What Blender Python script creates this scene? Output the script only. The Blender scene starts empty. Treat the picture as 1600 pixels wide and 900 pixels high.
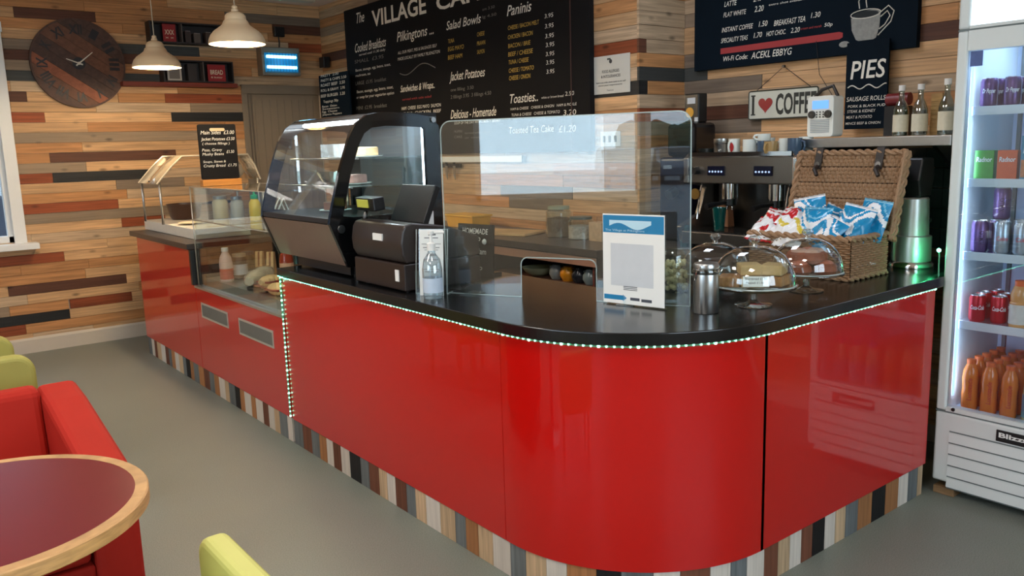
import bpy, bmesh, math, random
from mathutils import Vector, Matrix, Euler
PI = math.pi
SC = bpy.context.scene
COL = SC.collection

# ------------------------------------------------------------------ camera
def setup_camera():
    f, yaw, pitch, roll = 1298.6, math.radians(51.87), math.radians(9.752), math.radians(-1.6956)
    fw = Vector((math.cos(yaw)*math.cos(pitch), math.sin(yaw)*math.cos(pitch), -math.sin(pitch)))
    rt = Vector((math.sin(yaw), -math.cos(yaw), 0)); up = rt.cross(fw)
    r2 = math.cos(roll)*rt + math.sin(roll)*up; u2 = -math.sin(roll)*rt + math.cos(roll)*up
    cd = bpy.data.cameras.new('camera'); cam = bpy.data.objects.new('camera', cd); COL.objects.link(cam)
    cd.sensor_width = 36; cd.lens = f/1600*36; cd.clip_start = .02; cd.clip_end = 200
    m = Matrix((r2, u2, -fw)).transposed().to_4x4(); m.translation = Vector((0, 0, 1.6))
    cam.matrix_world = m; SC.camera = cam
setup_camera()

# ------------------------------------------------------------------ colour management, world, big lights
SC.view_settings.view_transform = 'Standard'
SC.view_settings.look = 'None'
SC.view_settings.gamma = 1
SC.view_settings.use_curve_mapping = False
SC.view_settings.exposure = 0.7
W = bpy.data.worlds.new('world'); SC.world = W; W.use_nodes = True
bg = W.node_tree.nodes['Background']; bg.inputs[0].default_value = (.72, .84, 1, 1); bg.inputs[1].default_value = 2.2

def area(name, loc, rot, sx, sy, power, color):
    l = bpy.data.lights.new(name, 'AREA'); l.shape = 'RECTANGLE'; l.size = sx; l.size_y = sy; l.energy = power; l.color = color
    o = bpy.data.objects.new(name, l); COL.objects.link(o); o.location = loc; o.rotation_euler = rot
    return o
# daylight entering through the shop windows behind and beside the viewpoint
area('daylight_window_front', (-2.75, 2.32, 1.8), (0, -PI/2, 0), 1.4, 1.25, 2.6*PI*1.75, (.74, .87, 1))
area('daylight_window_front', (-2.75, 1.53, 1.8), (0, -PI/2, 0), 1.4, .32, 1.5*PI*.45, (.74, .87, 1))
area('daylight_window_side', (1.6, -2.2, 1.8), (PI/2, 0, 0), 2.6, 1.8, 2.4*PI*4.68, (.80, .90, 1))

# ------------------------------------------------------------------ materials
MATS = {}
def _new(name):
    m = bpy.data.materials.new(name); m.use_nodes = True
    return m, m.node_tree.nodes, m.node_tree.links, m.node_tree.nodes['Principled BSDF']
def srgb(r, g, b):
    f = lambda c: (c/255/12.92 if c/255 <= .04045 else ((c/255+.055)/1.055)**2.4)
    return (f(r), f(g), f(b), 1)
def mat(name, col, rough=.5, metal=0, coat=0, var=.06, scale=20, bump=0, emit=None, es=0, spec=.5, alpha=1, trans=0):
    """plain surface with gentle procedural colour variation"""
    if name in MATS: return MATS[name]
    m, N, L, P = _new(name)
    c = srgb(*col)
    P.inputs['Roughness'].default_value = rough; P.inputs['Metallic'].default_value = metal
    P.inputs['Coat Weight'].default_value = coat; P.inputs['Coat Roughness'].default_value = .03
    P.inputs['Specular IOR Level'].default_value = spec
    P.inputs['Alpha'].default_value = alpha; P.inputs['Transmission Weight'].default_value = trans
    tc = N.new('ShaderNodeTexCoord'); nz = N.new('ShaderNodeTexNoise'); nz.inputs['Scale'].default_value = scale; nz.inputs['Detail'].default_value = 3
    L.new(tc.outputs['Object'], nz.inputs['Vector'])
    mr = N.new('ShaderNodeMapRange'); mr.inputs[3].default_value = 1-var; mr.inputs[4].default_value = 1+var
    L.new(nz.outputs[0], mr.inputs[0])
    mx = N.new('ShaderNodeVectorMath'); mx.operation = 'SCALE'; mx.inputs[0].default_value = c[:3]
    L.new(mr.outputs[0], mx.inputs['Scale']); L.new(mx.outputs[0], P.inputs['Base Color'])
    if bump:
        b = N.new('ShaderNodeBump'); b.inputs['Strength'].default_value = bump; b.inputs['Distance'].default_value = .01
        L.new(nz.outputs[0], b.inputs['Height']); L.new(b.outputs[0], P.inputs['Normal'])
    if emit: P.inputs['Emission Color'].default_value = srgb(*emit); P.inputs['Emission Strength'].default_value = es
    MATS[name] = m
    return m
def glass(name, tint=(245, 250, 250), refl=1.0, base=.02, rough=0.0, haze=0.0, hcol=(200, 205, 205)):
    """clear thin sheet: see-through with Fresnel reflection"""
    if name in MATS: return MATS[name]
    m, N, L, P = _new(name); N.remove(P); out = N['Material Output']
    t = N.new('ShaderNodeBsdfTransparent'); t.inputs[0].default_value = srgb(*tint)
    g = N.new('ShaderNodeBsdfGlossy'); g.inputs['Roughness'].default_value = rough; g.inputs[0].default_value = (1, 1, 1, 1)
    fr = N.new('ShaderNodeFresnel'); ge = N.new('ShaderNodeNewGeometry'); io = N.new('ShaderNodeMath'); io.operation = 'MULTIPLY_ADD'; io.inputs[1].default_value = 1/1.5-1.5; io.inputs[2].default_value = 1.5
    L.new(ge.outputs['Backfacing'], io.inputs[0]); L.new(io.outputs[0], fr.inputs[0])   # a thin sheet reflects alike from both sides
    ma = N.new('ShaderNodeMath'); ma.operation = 'MULTIPLY_ADD'; ma.inputs[1].default_value = refl; ma.inputs[2].default_value = base; ma.use_clamp = True
    L.new(fr.outputs[0], ma.inputs[0])
    mx = N.new('ShaderNodeMixShader'); L.new(ma.outputs[0], mx.inputs[0])
    if haze:
        d = N.new('ShaderNodeBsdfDiffuse'); d.inputs[0].default_value = srgb(*hcol)
        h = N.new('ShaderNodeMixShader'); h.inputs[0].default_value = haze
        L.new(t.outputs[0], h.inputs[1]); L.new(d.outputs[0], h.inputs[2]); L.new(h.outputs[0], mx.inputs[1])
    else: L.new(t.outputs[0], mx.inputs[1])
    L.new(g.outputs[0], mx.inputs[2]); L.new(mx.outputs[0], out.inputs[0])
    MATS[name] = m
    return m
def wood(name, col, rough=.6, gscale=(1.2, 1.2, 30), contrast=.35, knots=True, vary=.16):
    """plank timber: stretched grain, knots, and a shift of tone from board to board"""
    if name in MATS: return MATS[name]
    m, N, L, P = _new(name); c = srgb(*col)
    P.inputs['Roughness'].default_value = rough; P.inputs['Specular IOR Level'].default_value = .3
    tc = N.new('ShaderNodeTexCoord'); ge = N.new('ShaderNodeNewGeometry')
    sc = N.new('ShaderNodeVectorMath'); sc.operation = 'MULTIPLY'; sc.inputs[1].default_value = gscale
    L.new(tc.outputs['Object'], sc.inputs[0])
    of = N.new('ShaderNodeVectorMath'); of.operation = 'ADD'
    rm = N.new('ShaderNodeMath'); rm.operation = 'MULTIPLY'; rm.inputs[1].default_value = 37
    L.new(ge.outputs['Random Per Island'], rm.inputs[0]); L.new(sc.outputs[0], of.inputs[0]); L.new(rm.outputs[0], of.inputs[1])
    n1 = N.new('ShaderNodeTexNoise'); n1.inputs['Scale'].default_value = 2.2; n1.inputs['Detail'].default_value = 5; n1.inputs['Distortion'].default_value = .6
    L.new(of.outputs[0], n1.inputs['Vector'])
    mr = N.new('ShaderNodeMapRange'); mr.inputs[1].default_value = .3; mr.inputs[2].default_value = .7; mr.inputs[3].default_value = 1-contrast; mr.inputs[4].default_value = 1+contrast*.5
    L.new(n1.outputs[0], mr.inputs[0])
    rv = N.new('ShaderNodeMapRange'); rv.inputs[3].default_value = 1-vary; rv.inputs[4].default_value = 1+vary
    L.new(ge.outputs['Random Per Island'], rv.inputs[0])
    mu = N.new('ShaderNodeMath'); mu.operation = 'MULTIPLY'; L.new(mr.outputs[0], mu.inputs[0]); L.new(rv.outputs[0], mu.inputs[1])
    last = mu
    if knots:
        vs = N.new('ShaderNodeVectorMath'); vs.operation = 'MULTIPLY'; vs.inputs[1].default_value = (4, 4, 9)
        L.new(tc.outputs['Object'], vs.inputs[0])
        vo = N.new('ShaderNodeTexVoronoi'); vo.inputs['Scale'].default_value = 1; L.new(vs.outputs[0], vo.inputs['Vector'])
        km = N.new('ShaderNodeMapRange'); km.inputs[1].default_value = .05; km.inputs[2].default_value = .16; km.inputs[3].default_value = .42; km.inputs[4].default_value = 1
        L.new(vo.outputs['Distance'], km.inputs[0])
        mk = N.new('ShaderNodeMath'); mk.operation = 'MULTIPLY'; L.new(mu.outputs[0], mk.inputs[0]); L.new(km.outputs[0], mk.inputs[1]); last = mk
    mx = N.new('ShaderNodeVectorMath'); mx.operation = 'SCALE'; mx.inputs[0].default_value = c[:3]
    L.new(last.outputs[0], mx.inputs['Scale']); L.new(mx.outputs[0], P.inputs['Base Color'])
    b = N.new('ShaderNodeBump'); b.inputs['Strength'].default_value = .25; b.inputs['Distance'].default_value = .004
    L.new(n1.outputs[0], b.inputs['Height']); L.new(b.outputs[0], P.inputs['Normal'])
    MATS[name] = m
    return m
def emis(name, col, s):
    if name in MATS: return MATS[name]
    m, N, L, P = _new(name); P.inputs['Base Color'].default_value = srgb(*col)
    P.inputs['Emission Color'].default_value = srgb(*col); P.inputs['Emission Strength'].default_value = s
    MATS[name] = m
    return m

M_white = mat('white_plastic', (232, 232, 228), .4)
M_black = mat('black_plastic', (22, 22, 24), .35)
M_blackgloss = mat('black_gloss', (10, 11, 13), .12, coat=.3)
M_steel = mat('brushed_steel', (190, 192, 192), .28, metal=1, scale=60)
M_darksteel = mat('dark_steel', (95, 95, 94), .3, metal=1)
M_chrome = mat('chrome', (225, 225, 225), .08, metal=1, var=.01)
M_red = mat('red_gloss_laminate', (196, 8, 4), .3, coat=.8, var=.02, scale=3, spec=.25)
M_slate = mat('chalkboard', (24, 23, 24), .75, spec=.15, var=.2, scale=6)
M_slateblue = mat('chalkboard_blue', (12, 24, 34), .8, spec=.1, var=.2, scale=6)
M_chalk = mat('chalk_white', (232, 228, 216), .9)
M_chalkdim = mat('chalk_grey', (120, 118, 112), .9)
M_chalkyel = mat('chalk_yellow', (205, 170, 80), .9)
M_chalkred = mat('chalk_red', (165, 60, 60), .9)
TXT = {'w': M_chalk, 'd': M_chalkdim, 'y': M_chalkyel, 'r': M_chalkred}
M_glass = glass('clear_glass')
M_acryl = glass('acrylic_sheet', refl=1.25, base=.02)
M_dome = glass('dome_glass', (236, 243, 242), refl=2.2, base=.03)
M_edge = mat('acrylic_edge', (205, 220, 218), .2, var=.02, alpha=.55)
M_paper = mat('white_paper', (238, 238, 234), .6, var=.02)
M_wick = mat('wicker', (158, 124, 92), .6, var=.3, scale=90, bump=.4)
M_wickdark = mat('wicker_dark', (92, 66, 46), .75, var=.35, scale=90)
M_leather = mat('black_leather', (38, 30, 26), .5)
M_redfab = mat('red_leather', (168, 36, 24), .75, spec=.2, var=.08, scale=8, bump=.05)
M_green = mat('lime_leather', (160, 154, 74), .6, var=.08, scale=8)
M_oak = wood('oak_edge', (200, 156, 106), .5, (6, 6, 40), .25, False)

# ------------------------------------------------------------------ mesh builder
class B:
    def __init__(s): s.bm = bmesh.new(); s.mi = 0; s.M = Matrix()
    def _v(s, p): return s.bm.verts.new(s.M @ Vector(p))
    def _f(s, vs, smooth=False):
        try: f = s.bm.faces.new(vs)
        except ValueError: return None
        f.material_index = s.mi; f.smooth = smooth
        return f
    def box(s, x0, x1, y0, y1, z0, z1, bev=0, rot=None, taper=None):
        if x0 > x1: x0, x1 = x1, x0
        if y0 > y1: y0, y1 = y1, y0
        if z0 > z1: z0, z1 = z1, z0
        c = Vector(((x0+x1)/2, (y0+y1)/2, (z0+z1)/2))
        vs = []
        for z in (z0, z1):
            for y in (y0, y1):
                for x in (x0, x1):
                    p = Vector((x, y, z))-c
                    if taper and z == z1: p.x *= taper; p.y *= taper
                    if rot: p = Euler(rot).to_matrix() @ p
                    vs.append(s._v(p+c))
        fs = [s._f([vs[i] for i in q]) for q in ((0, 2, 3, 1), (4, 5, 7, 6), (0, 1, 5, 4), (2, 6, 7, 3), (0, 4, 6, 2), (1, 3, 7, 5))]
        if bev:
            es = list({e for f in fs for e in f.edges})
            r = bmesh.ops.bevel(s.bm, geom=es, offset=bev, segments=3, affect='EDGES', profile=.6)
            for f in r['faces']: f.material_index = s.mi; f.smooth = True
        return s
    def ring(s, pts, pts2, smooth=True, close=True):
        n = len(pts)
        for i in range(n if close else n-1): s._f([pts[i], pts[(i+1) % n], pts2[(i+1) % n], pts2[i]], smooth)
    def lathe(s, prof, c=(0, 0, 0), seg=24, cap=True, smooth=True, axis='z'):
        rows = []
        for r, z in prof:
            row = []
            for i in range(seg):
                a = 2*PI*i/seg; p = (r*math.cos(a), r*math.sin(a), z)
                if axis == 'x': p = (z, p[0], p[1])
                if axis == 'y': p = (p[1], z, p[0])
                row.append(s._v((p[0]+c[0], p[1]+c[1], p[2]+c[2])))
            rows.append(row)
        for a, b in zip(rows, rows[1:]): s.ring(a, b, smooth)
        if cap:
            s._f(list(reversed(rows[0]))); s._f(rows[-1])
        return s
    def cyl(s, x, y, z0, z1, r, r1=None, seg=20): return s.lathe([(r, z0), (r if r1 is None else r1, z1)], (x, y, 0), seg)
    def ball(s, c, r, sz=1, seg=12):
        n = max(4, seg//2)
        return s.lathe([(max(1e-4, r*math.sin(PI*i/n)), -r*sz*math.cos(PI*i/n)) for i in range(n+1)], c, seg, cap=False)
    def tube(s, pts, r, seg=8, closed=False):
        pts = [Vector(p) for p in pts]; rows = []; n = len(pts)
        rr = r if isinstance(r, (list, tuple)) else [r]*n
        prev = None
        for i, p in enumerate(pts):
            a = pts[(i-1) % n] if (closed or i > 0) else p
            b = pts[(i+1) % n] if (closed or i < n-1) else p
            t = (b-a).normalized()
            if prev is None:
                up = Vector((0, 0, 1)) if abs(t.z) < .9 else Vector((1, 0, 0))
                u = t.cross(up).normalized()
            else: u = (prev-t*prev.dot(t)).normalized()
            prev = u; v = t.cross(u)
            rows.append([s._v(p+rr[i]*(math.cos(2*PI*k/seg)*u+math.sin(2*PI*k/seg)*v)) for k in range(seg)])
        for a, b in zip(rows, rows[1:]): s.ring(a, b)
        if closed: s.ring(rows[-1], rows[0])
        else: s._f(list(reversed(rows[0]))); s._f(rows[-1])
        return s
    def prism(s, poly, a0, a1, axis='z', smooth=False):
        """extrude a 2-D outline; axis z: (x,y), axis y: (x,z), axis x: (y,z)"""
        def P(u, v, w): return {'z': (u, v, w), 'y': (u, w, v), 'x': (w, u, v)}[axis]
        A = [s._v(P(u, v, a0)) for u, v in poly]; Bv = [s._v(P(u, v, a1)) for u, v in poly]
        s.ring(A, Bv, smooth); s._f(list(reversed(A))); s._f(Bv)
        return s
    def strip(s, line, a0, a1, axis='y', smooth=True):
        def P(u, v, w): return {'z': (u, v, w), 'y': (u, w, v), 'x': (w, u, v)}[axis]
        A = [s._v(P(u, v, a0)) for u, v in line]; Bv = [s._v(P(u, v, a1)) for u, v in line]
        s.ring(A, Bv, smooth, close=False)
        return s
    def quad(s, *p): s._f([s._v(q) for q in p]); return s
    def grid(s, fn, nu, nv, smooth=True):
        V = [[s._v(fn(i/nu, j/nv)) for j in range(nv+1)] for i in range(nu+1)]
        for i in range(nu):
            for j in range(nv): s._f([V[i][j], V[i+1][j], V[i+1][j+1], V[i][j+1]], smooth)
        return s
    def text(s, t, o, u, v, w, h, shear=0, bold=0, bend=None, depth=.0006):
        """lettering fitted to width w and cap height h at o along u (right) and v (up)"""
        cu = bpy.data.curves.new('t', 'FONT'); cu.body = t; cu.size = 1; cu.resolution_u = 3; cu.offset = bold
        ob = bpy.data.objects.new('t', cu); COL.objects.link(ob)
        bpy.context.view_layer.update()
        me = bpy.data.meshes.new_from_object(ob.evaluated_get(bpy.context.evaluated_depsgraph_get()))
        if len(me.vertices):
            xs = [q.co.x for q in me.vertices]; x0, x1 = min(xs), max(xs)
            o = Vector(o); u = Vector(u).normalized(); v = Vector(v).normalized(); n = u.cross(v)
            sx = w/max(1e-4, x1-x0); sy = h/.70
            vs = []
            for q in me.vertices:
                a = (q.co.x-x0)*sx + shear*q.co.y*sy; b = q.co.y*sy
                if bend: vs.append(s._v(bend(a, b)))
                else: vs.append(s._v(o+u*a+v*b+n*depth))
            for p in me.polygons: s._f([vs[i] for i in p.vertices])
        COL.objects.unlink(ob); bpy.data.objects.remove(ob); bpy.data.curves.remove(cu); bpy.data.meshes.remove(me)
        return s
    def build(s, name, mats, parent=None, bev=0, solid=0, sub=0, norm=True):
        bm = s.bm
        if norm: bmesh.ops.recalc_face_normals(bm, faces=bm.faces[:])
        for e in bm.edges:
            if len(e.link_faces) == 2 and e.calc_face_angle(0) > .62: e.smooth = False
        me = bpy.data.meshes.new(name); bm.to_mesh(me); bm.free()
        for m in (mats if isinstance(mats, (list, tuple)) else [mats]): me.materials.append(m)
        o = bpy.data.objects.new(name, me); COL.objects.link(o)
        if parent: o.parent = parent
        if bev:
            d = o.modifiers.new('bevel', 'BEVEL'); d.width = bev; d.segments = 3; d.limit_method = 'ANGLE'; d.angle_limit = .6; d.harden_normals = False
        if solid: d = o.modifiers.new('solid', 'SOLIDIFY'); d.thickness = solid; d.offset = 0
        if sub: d = o.modifiers.new('sub', 'SUBSURF'); d.levels = sub; d.render_levels = sub
        return o

def tag(o, label, cat, group=None, kind=None):
    o['label'] = label; o['category'] = cat
    if group: o['group'] = group
    if kind: o['kind'] = kind
    return o
def thing(name, label, cat, loc=(0, 0, 0), rz=0, group=None):
    o = bpy.data.objects.new(name, None); o.empty_display_size = .05; COL.objects.link(o); o.location = loc; o.rotation_euler = (0, 0, rz)
    return tag(o, label, cat, group)
def struct(o): o['kind'] = 'structure'; return o
def dup(r, loc, rz=0, label=None, group=None, rot=None):
    def cp(o, par):
        c = o.copy(); COL.objects.link(c); c.parent = par
        for ch in list(o.children): cp(ch, c)
        return c
    kids = list(r.children)
    c = r.copy(); COL.objects.link(c)
    for ch in kids: cp(ch, c)
    c.location = loc; c.rotation_euler = rot if rot else (0, 0, rz)
    if label: c['label'] = label
    if group: c['group'] = group
    return c
def arc(cx, cy, r, a0, a1, n): return [(cx+r*math.cos(math.radians(a0+(a1-a0)*i/n)), cy+r*math.sin(math.radians(a0+(a1-a0)*i/n))) for i in range(n+1)]
def rrect(x0, x1, y0, y1, r, n=5):
    return arc(x1-r, y1-r, r, 0, 90, n)+arc(x0+r, y1-r, r, 90, 180, n)+arc(x0+r, y0+r, r, 180, 270, n)+arc(x1-r, y0+r, r, 270, 360, n)

# ------------------------------------------------------------------ room shell
CEIL = 3.0
def floor_mat():
    m, N, L, P = _new('grey_vinyl_floor')
    tc = N.new('ShaderNodeTexCoord'); a = N.new('ShaderNodeTexNoise'); a.inputs['Scale'].default_value = 260; a.inputs['Detail'].default_value = 2
    b = N.new('ShaderNodeTexNoise'); b.inputs['Scale'].default_value = 1.5; b.inputs['Detail'].default_value = 4
    L.new(tc.outputs['Object'], a.inputs['Vector']); L.new(tc.outputs['Object'], b.inputs['Vector'])
    r = N.new('ShaderNodeValToRGB'); r.color_ramp.elements[0].position = .3; r.color_ramp.elements[1].position = .7
    r.color_ramp.elements[0].color = srgb(106, 112, 105); r.color_ramp.elements[1].color = srgb(142, 147, 138)
    L.new(a.outputs[0], r.inputs[0])
    mr = N.new('ShaderNodeMapRange'); mr.inputs[3].default_value = .86; mr.inputs[4].default_value = 1.1; L.new(b.outputs[0], mr.inputs[0])
    v = N.new('ShaderNodeVectorMath'); v.operation = 'SCALE'; L.new(r.outputs[0], v.inputs[0]); L.new(mr.outputs[0], v.inputs['Scale'])
    L.new(v.outputs[0], P.inputs['Base Color']); P.inputs['Roughness'].default_value = .42; P.inputs['Specular IOR Level'].default_value = .35
    return m
M_floor = floor_mat()
M_ceil = mat('ceiling_paint', (236, 204, 182), .8, var=.02)
M_wall = mat('wall_paint', (190, 180, 165), .8, var=.03)
X0, X1, Y0, Y1 = -2.6, 4.26, -2.0, 7.87
WX = 3.862     # face behind the planks of the menu wall
struct(B().box(X0-.3, X1+.3, Y0-.3, Y1+.3, -.1, 0).build('floor', M_floor))
struct(B().box(X0-.3, X1+.3, Y0-.3, Y1+.3, CEIL, CEIL+.1).build('ceiling', M_ceil))

def sub_rect(r, h):
    x0, x1, z0, z1 = r; a0, a1, b0, b1 = h
    if a1 <= x0 or a0 >= x1 or b1 <= z0 or b0 >= z1: return [r]
    out = []
    if z0 < b0: out.append((x0, x1, z0, b0))
    if z1 > b1: out.append((x0, x1, b1, z1))
    m0, m1 = max(z0, b0), min(z1, b1)
    if x0 < a0: out.append((x0, a0, m0, m1))
    if x1 > a1: out.append((a1, x1, m0, m1))
    return out
def backing(name, axis, w0, w1, u0, u1, holes):
    b = B(); rs = [(u0, u1, 0, CEIL)]
    for h in holes: rs = [q for r in rs for q in sub_rect(r, h)]
    for a0, a1, z0, z1 in rs:
        if axis == 'x': b.box(a0, a1, w0, w1, z0, z1)
        else: b.box(w0, w1, a0, a1, z0, z1)
    return struct(b.build(name, M_wall))
WOODS = [wood('pine_light', (204, 162, 118), .6), wood('pine_orange', (190, 136, 88), .6), wood('pine_pale', (196, 168, 136), .6), wood('plank_grey', (128, 112, 96), .7, contrast=.25, knots=False),
         wood('plank_brown', (98, 62, 46), .6, contrast=.25), wood('plank_rust', (146, 74, 42), .6), wood('plank_black', (40, 40, 40), .6, knots=False), wood('plank_teal', (70, 71, 68), .6, contrast=.2, knots=False), wood('plank_taupe', (150, 130, 108), .65, contrast=.2)]
PL, PO, PP, GR, BR, RU, BK, TE, TA = range(9)
def planks(name, axis, face, dirn, u0, u1, holes, spec, seed, zbase, wts, parent=None, pitch=.0825):
    rnd = random.Random(seed); b = B(); k0 = int(math.floor((.13-zbase)/pitch))
    z = zbase+k0*pitch; k = k0
    while z < CEIL-.01:
        segs = sorted([s for s in spec if s[0] == k], key=lambda q: q[1])
        segs = [(max(u0, s[1]), min(u1, s[2]), s[3]) for s in segs if s[2] > u0 and s[1] < u1]
        u = u0; full = []
        def fill(a, c):
            p = a; last = None
            while p < c-.01:
                l = rnd.uniform(.45, 1.5); e = p+l
                if c-e < .3: e = c
                col = rnd.choices(range(9), wts)[0]
                full.append((p, min(e, c), col)); p = e
        for s0, s1, cc in segs:
            if s0 > u+.01: fill(u, s0)
            full.append((max(u, s0), s1, cc)); u = s1
        if u < u1-.01: fill(u, u1)
        for a, c, col in full:
            rs = [(a+.001, c-.001, max(z, .10)+.0012, min(z+pitch, CEIL)-.0012)]
            for h in holes: rs = [q for r in rs for q in sub_rect(r, h)]
            th = .018+rnd.uniform(-.003, .003)
            for p0, p1, q0, q1 in rs:
                if p1-p0 < .004 or q1-q0 < .004: continue
                b.mi = col
                f0, f1 = face, face+dirn*th
                if axis == 'x': b.box(p0, p1, f0, f1, q0, q1)
                else: b.box(f0, f1, p0, p1, q0, q1)
        z += pitch; k += 1
    return struct(b.build(name, WOODS, parent))
ZB = 2.473-.0825*29          # row 0 base
def row(zm, base=ZB): return int(math.floor((zm-base)/.0825))
# left wall (far left in the view): plane y = 7.87, planks toward -y
win_h = (-.75, 1.02, .93, 2.62); door_h = (3.04, 3.80, 0, 2.19)
door_h = (3.04, 3.80, 0, 2.19)
backing('wall_left', 'x', Y1, Y1+.12, X0-.12, X1+.12, [win_h, door_h])
LS = [(2.78, 1.2, 1.8, BR), (2.51, .9, 1.34, GR), (2.43, 1.0, 1.32, BR), (2.35, .95, 1.31, TA), (2.27, 1.0, 1.4, TE), (2.27, 1.8, 2.3, TE), (2.51, 1.9, 2.64, TE), (2.43, 1.9, 2.2, BR), (2.11, 1.02, 1.22, BR),
      (1.945, 1.02, 1.33, RU), (1.955, 2.34, 3.04, BK), (1.775, 1.02, 2.6, TA), (1.62, 1.33, 2.35, BR), (1.54, 1.02, 1.6, TA), (1.46, 1.02, 1.335, RU), (1.46, 1.338, 2.2, BK), (1.37, 1.82, 2.4, GR), (1.29, 1.02, 1.9, PO),
      (1.21, 1.02, 1.82, RU), (1.13, 1.02, 2.4, TA), (1.05, 1.83, 2.2, RU), (.79, .6, 1.35, RU), (.55, .91, 1.82, BR), (.385, 1.35, 1.85, RU), (.385, .9, 1.34, PO), (.31, .6, 1.34, BK), (.22, .4, 1.0, RU),
      (2.84, 2.9, 3.86, GR), (2.76, 3.35, 3.86, BR), (2.60, 3.5, 3.86, RU), (2.68, 3.3, 3.86, PO), (2.19, 3.0, 3.86, GR), (2.11, 2.3, 3.04, RU)]
planks('trim_1', 'x', Y1, -1, -1.6, 3.86, [win_h, (3.0, 3.80, 0, 2.23)], [(row(s[0]), s[1], s[2], s[3]) for s in LS], 3, ZB, [52, 26, 16, 1, 1, 2, 0, 0, 3])
# menu wall: plane x = 3.862, from y 3.6 to 7.87, then the return and the coffee wall
ZC = 2.46-.0825*29
struct(B().box(WX, X1+.12, 3.6, Y1+.12, 0, CEIL).build('wall_menu', M_wall))
MS = [(2.82, 7.1, 7.9, PO), (2.64, 7.1, 7.9, PL), (2.57, 7.1, 7.9, PO), (2.41, 7.1, 7.9, PO), (2.33, 7.1, 7.9, PL), (2.24, 7.1, 7.9, PO), (2.41, 3.5, 4.1, PO), (2.33, 3.5, 4.1, PL), (2.26, 3.5, 4.1, PP), (2.17, 3.5, 4.3, RU), (2.09, 3.5, 4.3, PL), (1.93, 3.5, 4.3, BK), (1.84, 3.5, 4.2, PL), (1.76, 3.5, 4.4, PO), (2.72, 7.3, 7.9, TA), (2.49, 7.2, 7.9, BR), (1.18, 4.9, 5.9, PO), (1.26, 4.2, 5.0, GR), (1.18, 4.3, 4.9, GR), (1.10, 4.2, 5.8, PP)]
planks('trim_2', 'y', WX, -1, 3.6, 7.85, [], [(row(s[0], ZC), s[1], s[2], s[3]) for s in MS], 11, ZC, [48, 28, 20, 1, 0, 1, 0, 0, 3])
JS = [(2.33, 3.8, 4.3, PP), (2.17, 3.84, 3.91, BR), (2.17, 3.91, 4.3, PP), (2.09, 3.8, 4.3, PO), (2.0, 3.8, 4.3, TE), (1.93, 3.84, 3.92, BK), (1.93, 3.92, 4.3, PO), (1.84, 3.8, 4.3, PP), (1.76, 3.8, 4.3, RU)]
planks('trim_3', 'x', 3.6, -1, 3.86-.018, 4.26, [], [(row(s[0], ZC), s[1], s[2], s[3]) for s in JS], 5, ZC, [34, 30, 30, 0, 0, 0, 0, 0, 4])
struct(B().box(X1+.02, X1+.14, Y0-.12, 3.6, 0, CEIL).build('wall_coffee', M_wall))
CS = [(2.33, 3.3, 3.6, TA), (2.17, 3.3, 3.6, PL), (2.09, 3.4, 3.6, GR), (2.0, 3.4, 3.6, TE), (1.93, 3.0, 3.6, GR), (1.93, 1.6, 3.0, PL), (1.84, 1.6, 3.6, PP), (1.76, 3.0, 3.6, BR), (1.68, 3.0, 3.6, GR), (1.76, 1.6, 3.0, PO), (1.60, 1.6, 3.1, PL),
      (2.09, 1.6, 2.3, BR), (2.0, 1.6, 3.4, PL)]
planks('trim_4', 'y', X1+.02, -1, -.6, 3.6, [], [(row(s[0], ZC), s[1], s[2], s[3]) for s in CS], 8, ZC, [34, 26, 26, 1, 1, 1, 0, 0, 5])
# walls behind the viewpoint, with shop windows
win2 = (1.36, 2.95, 1.08, 2.5); win3 = (-.3, 1.32, .5, 2.6); win4 = (.3, 2.9, .9, 2.7)
backing('wall_front', 'y', X0-.12, X0, Y0-.12, Y1+.12, [win2, win3])
backing('wall_right', 'x', Y0-.12, Y0, X0-.12, X1+.14, [win4])
M_frame = mat('window_frame_paint', (224, 226, 226), .4, var=.02)
def window(n, axis, w0, w1, h, cols, inner, parts=1):
    a0, a1, z0, z1 = h; b = B(); t = .055
    def bx(p0, p1, q0, q1, d0=w0, d1=w1):
        if axis == 'x': b.box(p0, p1, d0, d1, q0, q1)
        else: b.box(d0, d1, p0, p1, q0, q1)
    bx(a0, a0+t, z0, z1); bx(a1-t, a1, z0, z1); bx(a0, a1, z0, z0+t); bx(a0, a1, z1-t, z1)
    for i in range(1, cols): c = a0+(a1-a0)*i/cols; bx(c-t/2, c+t/2, z0+t, z1-t)
    f = struct(b.build('window_%d' % n, M_frame, bev=.004))
    b = B(); m = (w0+w1)/2; bx(a0+t, a1-t, z0+t, z1-t, m-.002, m+.002)
    b.build('pane', M_glass, f)
    return f
w1 = window(1, 'x', Y1+.0, Y1+.09, win_h, 2, 0)
B().box(-.83, 1.10, Y1-.04, Y1-.018, 2.60, 2.68).box(1.0, 1.09, Y1-.04, Y1-.018, .92, 2.6).box(-.82, -.75, Y1-.04, Y1-.018, .92, 2.6).build('window_frame', M_frame, w1, bev=.003)
B().box(-.84, 1.16, Y1-.15, Y1+.02, .875, .925).build('window_sill', M_frame, w1, bev=.006)
window(2, 'y', X0-.10, X0-.01, win2, 1, 0); window(3, 'y', X0-.10, X0-.01, win3, 1, 0); window(4, 'x', Y0-.10, Y0-.01, win4, 2, 0)
# baseboards
M_base = mat('baseboard_paint', (196, 186, 172), .5, var=.03)
struct(B().prism([(Y1, 0), (Y1-.028, 0), (Y1-.028, .11), (Y1-.018, .13), (Y1, .13)], -1.6, 3.0, 'x').build('baseboard_left', M_base))
struct(B().prism([(X0, 0), (X0+.02, 0), (X0+.02, .12), (X0, .13)], Y0, Y1, 'y').build('baseboard_front', M_base))
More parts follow.
